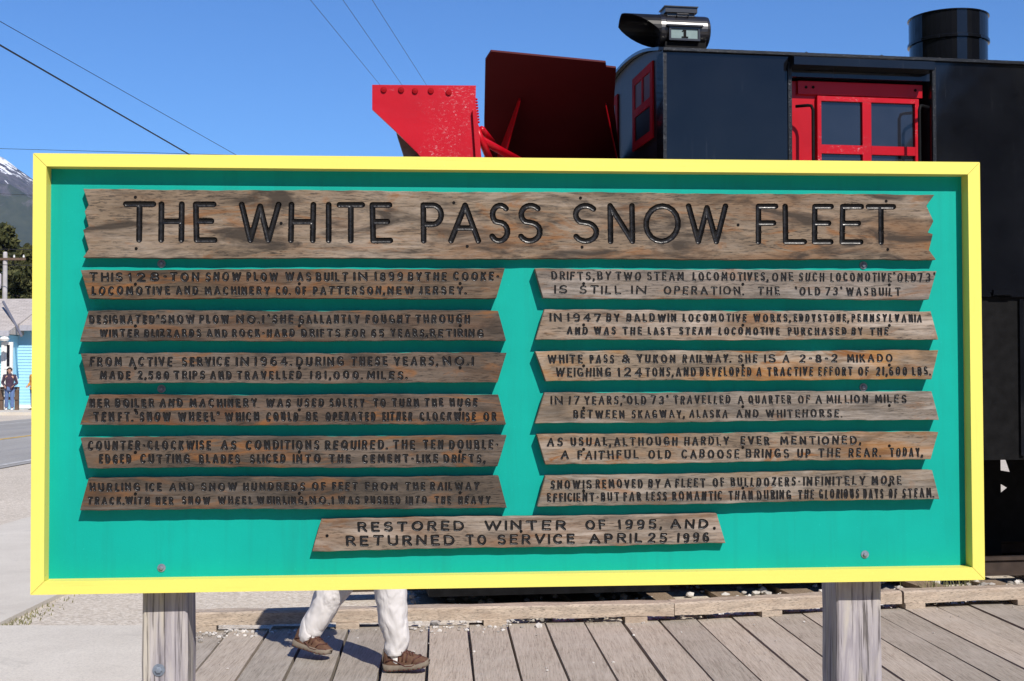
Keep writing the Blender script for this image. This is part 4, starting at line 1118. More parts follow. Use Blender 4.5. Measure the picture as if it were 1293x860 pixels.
# dark screen plates added along the middle, leaving two small chinks of daylight
YP = .95
def q(px, py): p = tp(px, py, YP); return (p.x, YP, p.z)
bm = BM()
x1 = tp(1263.6, 600, YP).x
box(bm, 2.3, x1, YP, YP + .012, .12, zB - .004)
obj('screen_plate', bm, M['black_dull'], plow)
bm = BM()
prism(bm, [q(1270, 580), q(1275.5, 596), q(1263.7, 594), q(1263.7, 611), q(1272, 616), q(1263.7, 622.5), q(1263.7, 684), q(1390, 684), q(1390, 579)], (0, .008, 0))
obj('side_plate', bm, M['black_dull'], plow)
# track
for yy, lb in ((WID / 2 - .457, 'rusty rail nearest to the boardwalk, under the black snow plough'), (WID / 2 + .457, 'farther rusty rail under the black snow plough')):
    bm = BM()
    prism(bm, [(-2.2, yy - .055, .05), (-2.2, yy - .055, .062), (-2.2, yy - .01, .075), (-2.2, yy - .01, .15), (-2.2, yy - .03, .16), (-2.2, yy - .03, .185), (-2.2, yy + .03, .185), (-2.2, yy + .03, .16), (-2.2, yy + .01, .15), (-2.2, yy + .01, .075), (-2.2, yy + .055, .062), (-2.2, yy + .055, .05)], (22, 0, 0))
    o = obj('rail', bm, M['rail']); o.matrix_world = TR_M.copy(); tag(o, lb, 'rail', 'railway rails')
M['tie'] = weathered('sleeper_timber', (0.13, 0.10, 0.08), (0.36, 0.29, 0.22), (0.22, 0.15, 0.10), .5, 'y', 9.0, .6, .3)
bm = BM(); box(bm, -.10, .10, -.16, WID + .16, -.09, .022)
tie0 = obj('railway_sleeper', bm, M['tie'], bevel=.006)
random.seed(4)
tx = []
x = -1.55
while x < 9: tx.append(x); x += .52
for i, x in enumerate(tx):
    o = tie0 if i == 0 else tie0.copy()
    if i: COL.objects.link(o)
    o.matrix_world = TR_M @ Matrix.Translation((x, random.uniform(-.05, .05), random.uniform(-.008, .004))) @ Matrix.Rotation(random.uniform(-.02, .02), 4, 'Z')
    tag(o, 'weathered timber railway sleeper set in the ballast under the snow plough', 'railway sleeper', 'railway sleepers under the plough')
# ------------------------------------------------------------------ far left: building across the road
M['siding'] = plain('pale_blue_siding', (0.33, 0.60, 0.75), 0.6, 0, .3, .06, 1.5)
M['trim'] = plain('white_trim', (0.72, 0.72, 0.70), 0.5, 0, .3, .06, 3)
def shingles():
    m, nt, b, _, L = new_mat('grey_shingles')
    v = coords(nt); br = N(nt, 'ShaderNodeTexBrick')
    br.inputs['Scale'].default_value = 1.0; br.inputs['Brick Width'].default_value = .35; br.inputs['Row Height'].default_value = .16
    br.inputs['Color1'].default_value = (.34, .305, .285, 1); br.inputs['Color2'].default_value = (.45, .41, .385, 1); br.inputs['Mortar'].default_value = (.24, .215, .205, 1); br.inputs['Mortar Size'].default_value = .012
    L.new(v, br.inputs['Vector'])
    c = mix(nt, ramp(nt, nz(nt, v, 2.2, 5), [(.35, g(0)), (.7, g(.4))]), br.outputs[0], (.50, .46, .43))
    L.new(c, b.inputs['Base Color']); b.inputs['Roughness'].default_value = .9
    return m
M['shingle'] = shingles()
hx, hy = at_depth(38, 470, 54).x, 54.0
house = thing('blue_house', 'pale blue clapboard house with grey shingle roof and white trim across the road', 'house', (-24, hy, 0))
HI = Vector((-24, hy, 0))
def hp(px, py, Y): return at_depth(px, py, Y) - HI
def clap(bm, x0, x1, y, z0, z1, step=.13):
    z = z0
    while z < z1 - .01:
        zz = min(z + step, z1)
        v = [bm.verts.new(p) for p in ((x0, y - .022, z), (x1, y - .022, z), (x1, y, zz), (x0, y, zz))]
        bm.faces.new(v)
        u = [bm.verts.new(p) for p in ((x0, y - .022, z), (x0, y, z), (x1, y, z), (x1, y - .022, z))]
        bm.faces.new(u); z = zz
zEv = hp(20, 424, 54).z; zRg = 5.3; cxh = hp(22.5, 470, 54).x
bm = BM(); clap(bm, cxh, 9.0, 0.0, .25, zEv + .3); box(bm, cxh, 9.0, .001, 7.0, .0, zEv + .3)
obj('wall', bm, M['siding'], house)
bm = BM(); clap(bm, -8.0, cxh - .12, -1.2, .25, zEv); box(bm, -8.0, cxh - .001, -1.199, 7.0, .0, zEv - .001)
obj('wall', bm, M['siding'], house)
bm = BM(); box(bm, cxh - .12, cxh + .02, -1.26, -1.1, .1, zEv); box(bm, cxh - .0, 9.0, -.06, -.023, .1, .26)
obj('corner_board', bm, M['trim'], house)
# roof: main slope with ridge, lower front wing joined by a valley
bm = BM()
rg = hp(20, 377, 57).z
prism(bm, [(-8.5, -1.6, zEv + .02), (-8.5, -1.6, zEv + .16), (-8.5, 3.2, rg), (-8.5, 8.0, zEv + .16), (-8.5, 8.0, zEv + .02)], (cxh + 8.5 + .25, 0, 0))
prism(bm, [(cxh - 1.2, -.55, zEv + .28), (cxh - 1.2, -.55, zEv + .42), (cxh - 1.2, 3.2, rg + .004), (cxh - 1.2, 7.6, zEv + .42), (cxh - 1.2, 7.6, zEv + .28)], (10.8, 0, 0))
rf = obj('roof', bm, M['shingle'], house)
M['fascia'] = plain('grey_fascia', (.36, .36, .40), .6)
bm = BM(); tube(bm, [hp(4, 381, 55.6), hp(27, 424, 52.2)], .055, 6); obj('valley_flashing', bm, plain('grey_flashing', (.20, .20, .23), .5, .3), rf)
bm = BM(); box(bm, -8.5, cxh + .26, -1.68, -1.602, zEv - .06, zEv + .17); box(bm, cxh + .3, 9.6, -.63, -.552, zEv + .2, zEv + .43); obj('fascia', bm, M['fascia'], rf)
def hwin(xa, xb, za, zb, y):
    bm = BM(); f = .12
    box(bm, xa, xa + f, y - .08, y, za, zb); box(bm, xb - f, xb, y - .08, y, za, zb); box(bm, xa + f + .001, xb - f - .001, y - .08, y, zb - f, zb); box(bm, xa + f + .001, xb - f - .001, y - .08, y, za, za + f)
    box(bm, xa + f + .001, xb - f - .001, y - .06, y, (za + zb) / 2 - .05, (za + zb) / 2 + .05)
    w_ = obj('window', bm, M['trim'], house)
    bm = BM(); box(bm, xa + f, xb - f, y - .03, y - .005, za + f, zb - f); obj('pane', bm, M['glass'], w_)
a, b = hp(3, 432, 52.8), hp(16.5, 497, 52.8); hwin(a.x, b.x, b.z, a.z, -1.222)
hwin(-5.6, -4.0, .9, 2.5, -1.222); hwin(5.2, 6.8, .9, 2.6, -.022)
bm = BM(); lathe(bm, [(0, -.1), (.16, -.08), (.2, 0), (.12, .09), (0, .11)], hp(5.5, 428, 52.0), 'z', 14)
obj('porch_lamp', bm, M['trim'], house)
# timber railing that the man leans on
rail_o = thing('railing', 'low brown timber railing in front of the pale blue house', 'railing', at_depth(18, 520, 51.6))
rail_o.location.z = .10
M['brown'] = plain('brown_timber', (.13, .085, .06), .7, 0, .3, .2, 6)
for k, px in enumerate((-40, -20, 2, 21.5)):
    x = at_depth(px, 500, 51.6).x - rail_o.location.x
    bm = BM(); box(bm, x - .07, x + .07, -.07, .07, 0, .84); obj('post', bm, M['brown'], rail_o)
xa = at_depth(-44, 500, 51.6).x - rail_o.location.x; xb = at_depth(24, 500, 51.6).x - rail_o.location.x
for z0 in (.845, .42):
    bm = BM(); box(bm, xa, xb, -.06, .06, z0, z0 + .10) if z0 > .8 else box(bm, xa, xb, -.11, -.072, z0, z0 + .12)
    obj('rail', bm, M['brown'], rail_o)
# ------------------------------------------------------------------ trees
def leafmat(name, a, b_):
    m, nt, b, _, L = new_mat(name)
    geo = N(nt, 'ShaderNodeNewGeometry')
    c = ramp(nt, geo.outputs['Random Per Island'], [(0, a), (1, b_)])
    L.new(c, b.inputs['Base Color']); b.inputs['Roughness'].default_value = .75; b.inputs['Specular IOR Level'].default_value = .2
    return m
M['leaf_dark'] = leafmat('dark_needles', (.030, .036, .012), (.085, .085, .030))
M['bark'] = plain('bark', (.11, .09, .075), .9, 0, .2, .3, 4, .5, 12)
def tree(name, base, h, rad, label, group, seed, n=7000, leaf=.22, cone=.5, mat='leaf_dark'):
    rn = random.Random(seed)
    t = thing(name, label, 'tree', base, 0, group)
    bm = BM()
    tube(bm, [(0, 0, -.1), (.05, 0, h * .3), (-.05, .05, h * .6), (0, 0, h * .93)], [h * .022, h * .017, h * .010, .02], 9)
    for k in range(14):
        z = h * (.2 + .65 * k / 14); a = rn.uniform(0, 6.28); l = rad * (1 - .7 * k / 14) * .8
        tube(bm, [(0, 0, z), (math.cos(a) * l * .5, math.sin(a) * l * .5, z + l * .12), (math.cos(a) * l, math.sin(a) * l, z + l * .2)], [h * .007, h * .004, .01], 5)
    obj('trunk', bm, M['bark'], t)
    # clumps of small leaf faces on the branches
    clumps = []
    for k in range(95):
        f = rn.random() ** .8
        z = h * (.13 + .85 * f); rr = rad * ((1 - f) ** cone) * (.35 + .65 * rn.random()) * rn.uniform(.85, 1.12)
        a = rn.uniform(0, 6.28)
        clumps.append((Vector((math.cos(a) * rr, math.sin(a) * rr, z)), rad * rn.uniform(.16, .34) * (1.1 - .5 * f)))
    V = []; Fc = []
    for i in range(n):
        c, r = rn.choice(clumps)
        d = Vector((rn.gauss(0, 1), rn.gauss(0, 1), rn.gauss(0, .75))).normalized() * r * rn.random() ** .4
        p = c + d
        u = Vector((rn.gauss(0, 1), rn.gauss(0, 1), rn.gauss(0, .6))).normalized(); v = u.orthogonal().normalized()
        v.rotate(Matrix.Rotation(rn.uniform(0, 6.28), 3, u)); w2 = u.cross(v)
        s = leaf * rn.uniform(.5, 1.2)
        k = len(V)
        V += [p - v * s, p + w2 * s * .45, p + v * s, p - w2 * s * .45]; Fc.append((k, k + 1, k + 2, k + 3))
    me = bpy.data.meshes.new('crown'); me.from_pydata(V, [], Fc)
    link_mesh('crown', me, M[mat], t)
    return t
GT = 'dark trees behind the blue house'
p = at_depth(4, 470, 76); tree('evergreen_tree', (p.x, 76, 0), 10.6, 2.3, 'dark evergreen tree with the highest top, at the left edge above the grey roof', GT, 1)
p = at_depth(34, 470, 72); tree('evergreen_tree', (p.x, 72, 0), 8.9, 2.2, 'dark evergreen tree close beside the yellow frame, lower than its neighbour', GT, 2)
p = at_depth(20, 470, 80); tree('evergreen_tree', (p.x, 80, 0), 9.9, 2.2, 'dark evergreen tree standing between and behind the two others', GT, 3)
p = at_depth(-25, 470, 78); tree('evergreen_tree', (p.x, 78, 0), 10.4, 2.4, 'dark evergreen tree mostly cut off by the left edge of the picture', GT, 4)
p = at_depth(58, 470, 74); tree('evergreen_tree', (p.x, 74, 0), 8.6, 2.2, 'dark evergreen tree hidden behind the left end of the sign', GT, 6)
# utility pole
p = at_depth(5, 470, 66)
up = thing('utility_pole', 'grey utility pole rising above the grey roof at the left edge', 'utility pole', (p.x, 66, 0))
zt = at_depth(5, 318, 66).z
bm = BM(); lathe(bm, [(.16, 0), (.11, zt - .05), (.07, zt)], (0, 0, 0), 'z', 12); obj('pole', bm, plain('grey_pole', (.42, .40, .40), .8, 0, .3, .15, 2), up)
bm = BM(); lathe(bm, [(.0, 0), (.24, .02), (.26, .1), (.26, .75), (.2, .82), (0, .84)], (-.42, -.1, at_depth(0, 365, 66).z), 'z', 14); obj('transformer', bm, plain('pale_metal', (.55, .52, .55), .5), up)
bm = BM(); box(bm, -1.1, 1.1, -.14, -.02, zt - .45, zt - .33); obj('crossarm', bm, M['brown'], up)
bm = BM()
for x in (-1, -.5, .5, 1): lathe(bm, [(.03, 0), (.06, .05), (.03, .1), (.05, .14), (0, .17)], (x, -.08, zt - .329), 'z', 8)
obj('insulators', bm, M['trim'], up)
# far pole hidden behind the sign that carries the overhead wires
def far_pole(px, Y, z, label, arms=1.3):
    p = at_depth(px, 470, Y)
    t = thing('wire_pole', label, 'utility pole', (p.x, Y, 0))
    bm = BM(); lathe(bm, [(.16, 0), (.11, z), (0, z + .05)], (0, 0, 0), 'z', 10); obj('pole', bm, M['bark'], t)
    bm = BM(); box(bm, -arms, arms, -.13, -.02, z - .3, z - .18); obj('crossarm', bm, M['brown'], t)
far_pole(400, 45, 6.95, 'pole behind the middle of the sign carrying the two black wires')
far_pole(618, 90, 13.0, 'tall pole far behind the sign carrying the three thin wires', 1.6)
M['wire'] = plain('black_wire', (.012, .012, .014), .5)
def wire(pts, r, label, sag=0.0, group='overhead wires'):
    a, b = Vector(pts[0]), Vector(pts[-1])
    n = 24
    P = [a.lerp(b, k / n) - Vector((0, 0, sag * 4 * (k / n) * (1 - k / n))) for k in range(n + 1)]
    bm = BM(); tube(bm, P, r, 6)
    o = obj('overhead_wire', bm, M['wire']); tag(o, label, 'wire', group); return o
def through(pa, Ya, pb, Yb, e0=0.0, e1=0.0):
    a, b = at_depth(*pa, Ya), at_depth(*pb, Yb); d = b - a
    return [a - d * e0, b + d * e1]
wire(through((0, 57), 26, (232, 191), 35, .8, 1.11), .022, 'thickest black overhead wire, sloping down to the top edge of the sign at upper left', -.0)
wire(through((0, 27), 26, (288, 190), 37, .8, .72), .0085, 'thin black overhead wire running above the thickest one at upper left', 0)
wire(through((392, 0), 32, (478, 105), 45, 2.6, 3.45), .0068, 'leftmost of the three thin wires meeting the top of the red wing', 0)
wire(through((433, 0), 32, (506, 105), 45, 2.6, 3.45), .0068, 'middle one of the three thin wires meeting the top of the red wing', 0)
wire(through((470, 0), 32, (537, 105), 45, 2.6, 3.45), .0068, 'rightmost of the three thin wires meeting the top of the red wing', 0)
wire(through((-60, 186), 66, (300, 196), 66.5, .3, .3), .012, 'faint level wire just above the top left corner of the yellow frame', 0)
wire(through((-60, 242), 66, (300, 258), 66.5, .3, .3), .010, 'faint level wire crossing in front of the snowy mountain', 0)
wire(through((-60, 313), 64, (300, 322), 64.5, .3, .3), .018, 'upper level wire crossing in front of the dark trees', 0)
wire(through((-60, 333), 64, (300, 341), 64.5, .3, .3), .018, 'lower level wire crossing in front of the dark trees', 0)
# ------------------------------------------------------------------ mountain
def mountain():
    m, nt, b, _, L = new_mat('snowy_rock')
    geo = N(nt, 'ShaderNodeNewGeometry'); sep = N(nt, 'ShaderNodeSeparateXYZ'); L.new(geo.outputs['Position'], sep.inputs[0])
    v = coords(nt, (.004, .004, .004)); v2 = coords(nt, (.02, .02, .006))
    mr = N(nt, 'ShaderNodeMapRange'); mr.inputs[1].default_value = 150; mr.inputs[2].default_value = 470; L.new(sep.outputs[2], mr.inputs[0])
    n1 = nz(nt, v, 7.0, 9, .72, 1.2); n2 = nz(nt, v2, 2.0, 6, .65, 1.0)
    h = N(nt, 'ShaderNodeMath', operation='MULTIPLY_ADD'); h.inputs[1].default_value = .55; L.new(mr.outputs[0], h.inputs[0])
    s = N(nt, 'ShaderNodeMath', operation='MULTIPLY'); s.inputs[1].default_value = .62; L.new(n1, s.inputs[0]); L.new(s.outputs[0], h.inputs[2])
    h2 = N(nt, 'ShaderNodeMath', operation='MULTIPLY_ADD'); h2.inputs[1].default_value = .42; L.new(n2, h2.inputs[0]); L.new(h.outputs[0], h2.inputs[2])
    rock = ramp(nt, n2, [(.32, (.032, .032, .046)), (.66, (.13, .115, .135))])
    wood = ramp(nt, n2, [(.3, (.020, .028, .022)), (.7, (.045, .052, .035))])
    base = mix(nt, ramp(nt, h.outputs[0], [(.50, g(0)), (.58, g(1))]), wood, rock)
    snow = ramp(nt, h2.outputs[0], [(.885, g(0)), (.905, g(1))])
    L.new(mix(nt, snow, base, (.82, .83, .86)), b.inputs['Base Color']); b.inputs['Roughness'].default_value = .9
    return m
M['mountain'] = mountain()
bm = BM()
NA, NR = 150, 46
rows_ = []
for i in range(NR + 1):
    f = i / NR; rowv = []
    for k in range(NA + 1):
        az = R(-52 + 44 * k / NA)
        d = 1150 + 1500 * f
        pxx = CX + F * math.tan(az)
        # ridge height in photo pixels above the horizon
        ridge = np.interp(pxx, [-1500, -400, -40, 0, 18, 38, 70, 140, 300, 430], [330, 330, 276, 262, 251, 237, 222, 190, 110, 30])
        hmax = ridge / F * 2400 * (1 / math.cos(az)) * math.cos(az)
        P = Vector((math.sin(az) * d, math.cos(az) * d, 0))
        prof = (f / .85) ** 1.15 if f < .85 else max(0, 1 - (f - .85) * 2)
        nn = noise.fractal(P * .0035, 1.0, 2.0, 6) * .15 + noise.fractal(P * .016, 1.0, 2.0, 4) * .05
        z = hmax * prof * (1 + nn * (1.5 if f < .6 else 1.5 * max(.12, 1 - (f - .6) / .22))) - 3
        rowv.append(bm.verts.new((P.x, P.y, z)))
    rows_.append(rowv)
for i in range(NR):
    for k in range(NA): bm.faces.new((rows_[i][k], rows_[i][k + 1], rows_[i + 1][k + 1], rows_[i + 1][k]))
tag(obj('mountain', bm, M['mountain'], smooth=True), 'steep snow-streaked mountain at the left edge', kind='structure')
# ------------------------------------------------------------------ behind the camera: wooded slope, shaped to block skylight, and trees that the black paint mirrors
M['slope'] = plain('wooded_slope', (.014, .019, .011), .9, 0, .1, .5, .12)
bm = BM(); rr_ = []
for i in range(13):
    f = i / 12; row = []
    for k in range(121):
        azd = 95 + 190 * k / 120
        az = R(azd); d = 80 + 190 * f
        P = Vector((math.sin(az) * d, math.cos(az) * d, 0))
        prof = math.sin(min(1, f / .85) * math.pi / 2)
        el = np.interp(azd, [95, 128, 139, 147, 166, 180, 240, 285], [30, 27, 15, 5.5, 5.5, 24, 31, 27])
        z = (math.tan(R(el)) * 240 * (1 + .10 * noise.noise(P * .03)) + 5 * noise.noise(P * .05) + 3 * noise.noise(P * .25)) * prof - 1
        row.append(bm.verts.new((P.x, P.y, z)))
    rr_.append(row)
for i in range(12):
    for k in range(120): bm.faces.new((rr_[i][k + 1], rr_[i][k], rr_[i + 1][k], rr_[i + 1][k + 1]))
tag(obj('hill', bm, M['slope'], smooth=True), kind='structure')
GB = 'trees behind the camera mirrored in the black paint'
tree('roadside_tree', (16.6, -8.6, 0), 9.3, 1.7, 'slim dark tree seen only as a reflection in the black side of the plough', GB, 21, 3500, .22, .45)
tree('roadside_tree', (18.6, -9.6, 0), 7.6, 2.9, 'broad dark tree seen only as a reflection low in the black side of the plough', GB, 22, 5000, .25, .45)
tree('roadside_tree', (22.5, -9.5, 0), 9.6, 3.2, 'tall broad dark tree seen only as a reflection at the right end of the plough', GB, 23, 5000, .25, .45)
# ------------------------------------------------------------------ people
def skin_mesh(name, pts, edges, root, mat, parent, sub=2):
    """one continuous surface grown round a skeleton: pts = [(x, y, z, radius)]"""
    me = bpy.data.meshes.new(name); bm = BM()
    lay = bm.verts.layers.skin.verify()
    vs = []
    for i, p in enumerate(pts):
        v = bm.verts.new(p[:3]); v[lay].radius = (p[3], p[4] if len(p) > 4 else p[3]); v[lay].use_root = (i == root); vs.append(v)
    for a, b in edges: bm.edges.new((vs[a], vs[b]))
    bm.to_mesh(me); bm.free()
    o = bpy.data.objects.new('tmp', me); COL.objects.link(o)
    md = o.modifiers.new('s', 'SKIN'); md.use_smooth_shade = True
    m2 = o.modifiers.new('d', 'SUBSURF'); m2.levels = sub; m2.render_levels = sub
    dg = bpy.context.evaluated_depsgraph_get(); dg.update()
    me2 = bpy.data.meshes.new_from_object(o.evaluated_get(dg))
    bpy.data.objects.remove(o); bpy.data.meshes.remove(me); me2.name = name
    me2.materials.clear()
    return link_mesh(name, me2, mat, parent, True)
M['skin'] = plain('skin', (.46, .27, .19), .5, 0, .4, .08, 14)
def cloth(name, col, wr=.5, sc=22, rough=.85):
    m, nt, b, _, L = new_mat(name)
    v = coords(nt)
    L.new(ramp(nt, nz(nt, v, 7, 4), [(.3, tuple(c * .92 for c in col)), (.7, col)]), b.inputs['Base Color'])
    b.inputs['Roughness'].default_value = rough; b.inputs['Specular IOR Level'].default_value = .2
    b.inputs['Sheen Weight'].default_value = .15
    bump(nt, b, nz(nt, v, sc, 3, .5, .8), wr, .012)
    return m
def trousers_mat():
    m, nt, b, _, L = new_mat('white_cotton')
    b.inputs['Base Color'].default_value = (.58, .56, .565, 1); b.inputs['Roughness'].default_value = .9; b.inputs['Specular IOR Level'].default_value = .1
    v = coords(nt, (1, 1, .8), rot=(0, .6, .3)); v2 = coords(nt, (1, 1, .6), rot=(.4, -.7, 0))
    def crease(v, sc):
        n = nz(nt, v, sc, 2, .5, .5)
        return ramp(nt, n, [(.34, g(1)), (.50, g(0)), (.66, g(1))], 'EASE')
    h = mix(nt, .4, crease(v, 6.5), crease(v2, 11))
    bump(nt, b, h, .5, .016)
    return m
M['white_cotton'] = trousers_mat()
M['sock'] = cloth('white_sock', (.70, .68, .66), .5, 90)
M['shoe_upper'] = plain('brown_suede', (.105, .056, .036), .85, 0, .25, .25, 40, .3, 160)
M['shoe_trim'] = plain('dark_red_brown_leather', (.075, .026, .020), .6, 0, .4, .2, 30)
M['shoe_sole'] = plain('grey_tan_rubber', (.17, .14, .11), .75, 0, .3, .2, 30)
M['jeans'] = cloth('blue_denim', (.10, .16, .32), .4, 18)
M['jacket_dark'] = cloth('dark_maroon_jacket', (.055, .035, .06), .4, 12)
M['jacket_orange'] = cloth('orange_jacket', (.55, .27, .05), .4, 12)
M['shirt_blue'] = cloth('blue_shirt', (.12, .20, .36), .4, 14)
M['hair'] = plain('dark_brown_hair', (.03, .02, .015), .6, 0, .4, .3, 40, .6, 120)
M['white_leather'] = plain('white_leather', (.7, .7, .7), .5)
M['eye'] = plain('eye', (.05, .03, .02), .2)

def loft(bm, rings, cap0=True, cap1=True):
    R_ = [[bm.verts.new(p) for p in r] for r in rings]
    n = len(R_[0])
    for i in range(len(R_) - 1):
        for k in range(n): bm.faces.new((R_[i][k], R_[i][(k + 1) % n], R_[i + 1][(k + 1) % n], R_[i + 1][k]))
    if cap0: bm.faces.new(R_[0][::-1])
    if cap1: bm.faces.new(R_[-1])
def limb_rings(path, n=28, folds=0.0, seed=0.0, steps=5, wig=0.0):
    """path: [(point, rx, ry)] -> smooth rings with cloth folds"""
    P = []
    m = len(path)
    for i in range(m - 1):
        for k in range(steps):
            t = k / steps
            i0, i1, i2, i3 = max(0, i - 1), i, i + 1, min(m - 1, i + 2)
            def cr(a, b, c, d): return .5 * ((2 * b) + (-a + c) * t + (2 * a - 5 * b + 4 * c - d) * t * t + (-a + 3 * b - 3 * c + d) * t ** 3)
            c = Vector([cr(*(path[q][0][j] for q in (i0, i1, i2, i3))) for j in range(3)])
            P.append((c, path[i1][1] * (1 - t) + path[i2][1] * t, path[i1][2] * (1 - t) + path[i2][2] * t))
    P.append((Vector(path[-1][0]), path[-1][1], path[-1][2]))
    rings = []
    for i, (c, rx, ry) in enumerate(P):
        t = (P[min(i + 1, len(P) - 1)][0] - P[max(i - 1, 0)][0]).normalized()
        ax = Vector((1, 0, 0)); ax = (ax - t * ax.dot(t)).normalized(); ay = t.cross(ax)
        ring = []
        for k in range(n):
            a = 2 * math.pi * k / n
            q = c + ax * (rx * math.cos(a)) + ay * (ry * math.sin(a))
            if folds:
                s = noise.noise(Vector((q.x * 6 + seed, q.y * 6, q.z * 9 + q.x * 9 + q.y * 5))) * 1.3
                s2 = noise.noise(Vector((q.x * 13 + seed, q.y * 13, q.z * 17 - q.x * 20 + q.y * 12)))
                s = .8 * (1 - 3.0 * abs(s)) + 1.0 * (.5 - 2.4 * abs(s2))
                q = q + (ax * math.cos(a) + ay * math.sin(a)) * folds * s
            ring.append(q)
        rings.append(ring)
    return rings
def shoe(parent, heel, toe, up, mat_u, mat_s, detailed=True, zs=1.0, name='shoe'):
    heel, toe, up = Vector(heel), Vector(toe), Vector(up).normalized()
    fx = (toe - heel); L_ = fx.length; fx.normalize(); up = (up - fx * up.dot(fx)).normalized(); sy = up.cross(fx)
    S = L_ / .285
    def P(x, y, z): return heel + fx * (x * S) + sy * (y * S * (1 + (zs - 1) * .35)) + up * (z * S * zs)
    st = [(0.000, .018, .045), (.012, .030, .088), (.045, .036, .104), (.085, .037, .102), (.125, .039, .086), (.165, .043, .069), (.205, .047, .057), (.240, .044, .048), (.268, .034, .038), (.282, .020, .028), (.285, .008, .024)]
    def sole_lift(x): return .012 * max(0, (x - .2) / .085) ** 2 + .004 * max(0, (.03 - x) / .03)
    bm = BM(); rings = []
    for x, hwid, zt in st:                               # sole
        z0 = sole_lift(x); z1 = z0 + .024 + .006 * max(0, (.09 - x) / .09)
        w2 = hwid + .005
        rings.append([P(x - .004, -w2 * .93, z0), P(x - .004, -w2, z0 + .008), P(x - .004, -w2 * .98, z1), P(x - .004, w2 * .98, z1), P(x - .004, w2, z0 + .008), P(x - .004, w2 * .93, z0)])
    loft(bm, rings)
    sole = obj('sole', bm, mat_s, parent, True)
    bm = BM(); rings = []
    n = 14
    for x, hwid, zt in st:
        z1 = sole_lift(x) + .018
        ring = []
        for k in range(n + 1):
            a = math.pi * k / n
            c, s = math.cos(a), math.sin(a)
            ring.append(P(x, hwid * (abs(c) ** .8) * (1 if c >= 0 else -1), z1 + (zt - z1) * s ** .75))
        rings.append(ring)
    R_ = [[bm.verts.new(p) for p in r] for r in rings]
    for i in range(len(R_) - 1):
        for k in range(n): bm.faces.new((R_[i][k], R_[i][k + 1], R_[i + 1][k + 1], R_[i + 1][k]))
    bm.faces.new(R_[0]); bm.faces.new(R_[-1][::-1])
    upo = obj(name, bm, mat_u, parent, True)
    sole.parent = upo
    if detailed:
        def surf(x, a, lift=.0025):
            xs = [q[0] for q in st]; hwid = np.interp(x, xs, [q[1] for q in st]); zt = np.interp(x, xs, [q[2] for q in st]); z1 = sole_lift(x) + .018
            c, s = math.cos(a), math.sin(a)
            return P(x, (hwid + lift) * (abs(c) ** .8) * (1 if c >= 0 else -1), z1 + (zt - z1 + lift) * max(0, s) ** .75)
        bm = BM()
        for sgn in (1, -1):
            A = lambda d: R(90 + sgn * d)
            for x in (.100, .124, .148): tube(bm, [surf(x, A(78)), surf(x + .006, A(55)), surf(x + .012, A(26))], .0042 * S, 6)
            tube(bm, [surf(x_, A(84 - 10 * math.sin(x_ * 30))) for x_ in (.02, .06, .1, .14, .18, .22, .26)], .0045 * S, 6)
            tube(bm, [surf(.185, A(80)), surf(.2, A(55)), surf(.225, A(30)), surf(.235, A(0))], .0045 * S, 6)
        tube(bm, [surf(.012, R(90)), surf(.05, R(55)), surf(.092, R(40)), surf(.10, R(90)), surf(.092, R(140)), surf(.05, R(125)), surf(.012, R(90))], .006 * S, 6)
        obj('overlays', bm, M['shoe_trim'], upo, True)
        bm = BM()
        for k in range(5):
            x = .108 + .018 * k
            tube(bm, [surf(x, R(56), .004), surf(x + .006, R(90), .006), surf(x + .012, R(124), .004)], .0028 * S, 5)
            tube(bm, [surf(x, R(124), .004), surf(x + .006, R(90), .007), surf(x + .012, R(56), .004)], .0028 * S, 5)
        for s2 in (1, -1): tube(bm, [surf(.105, R(90), .006), surf(.115, R(90 + 35 * s2), .014), surf(.135, R(90 + 52 * s2), .010), surf(.118, R(90 + 60 * s2), .006)], .0026 * S, 5)
        obj('laces', bm, M['shoe_trim'], upo, True)
        bm = BM()                                        # heel patch and tread lugs
        for k in range(9):
            x = .012 + .03 * k; wv = np.interp(x, [q[0] for q in st], [q[1] for q in st]) + .0055
            for sg in (1, -1):
                c = P(x, sg * wv * .97, sole_lift(x) + .004); tube(bm, [c - fx * .007 * S, c + fx * .007 * S], .0045 * S, 6)
        obj('tread', bm, M['shoe_trim'], upo, True)
    return upo
def hand_chain(pts, ed, wrist, d, side, palm=.09):
    """adds a palm with four fingers and a thumb to the skeleton; d = pointing direction, side = thumb side"""
    d = Vector(d).normalized(); side = Vector(side); side = (side - d * side.dot(d)).normalized()
    w0 = Vector(pts[wrist][:3]); cu = d.cross(side)
    pm = w0 + d * .045; pts.append((*pm, .026, .016)); ip = len(pts) - 1; ed.append((wrist, ip))
    for k, (o, l) in enumerate(((.030, .068), (.010, .078), (-.010, .073), (-.028, .058))):
        a = w0 + d * .088 + side * o; b = a + d * l * .45 + cu * .008; c = a + d * l * .8 + cu * .024
        prev = ip
        for p, r in ((a, .0095), (b, .0085), (c, .0068)):
            pts.append((*p, r)); ed.append((prev, len(pts) - 1)); prev = len(pts) - 1
    a = w0 + d * .03 + side * .034; b = w0 + d * .062 + side * .052; c = w0 + d * .088 + side * .054 + cu * .012
    prev = ip
    for p, r in ((a, .0115), (b, .0095), (c, .0075)):
        pts.append((*p, r)); ed.append((prev, len(pts) - 1)); prev = len(pts) - 1
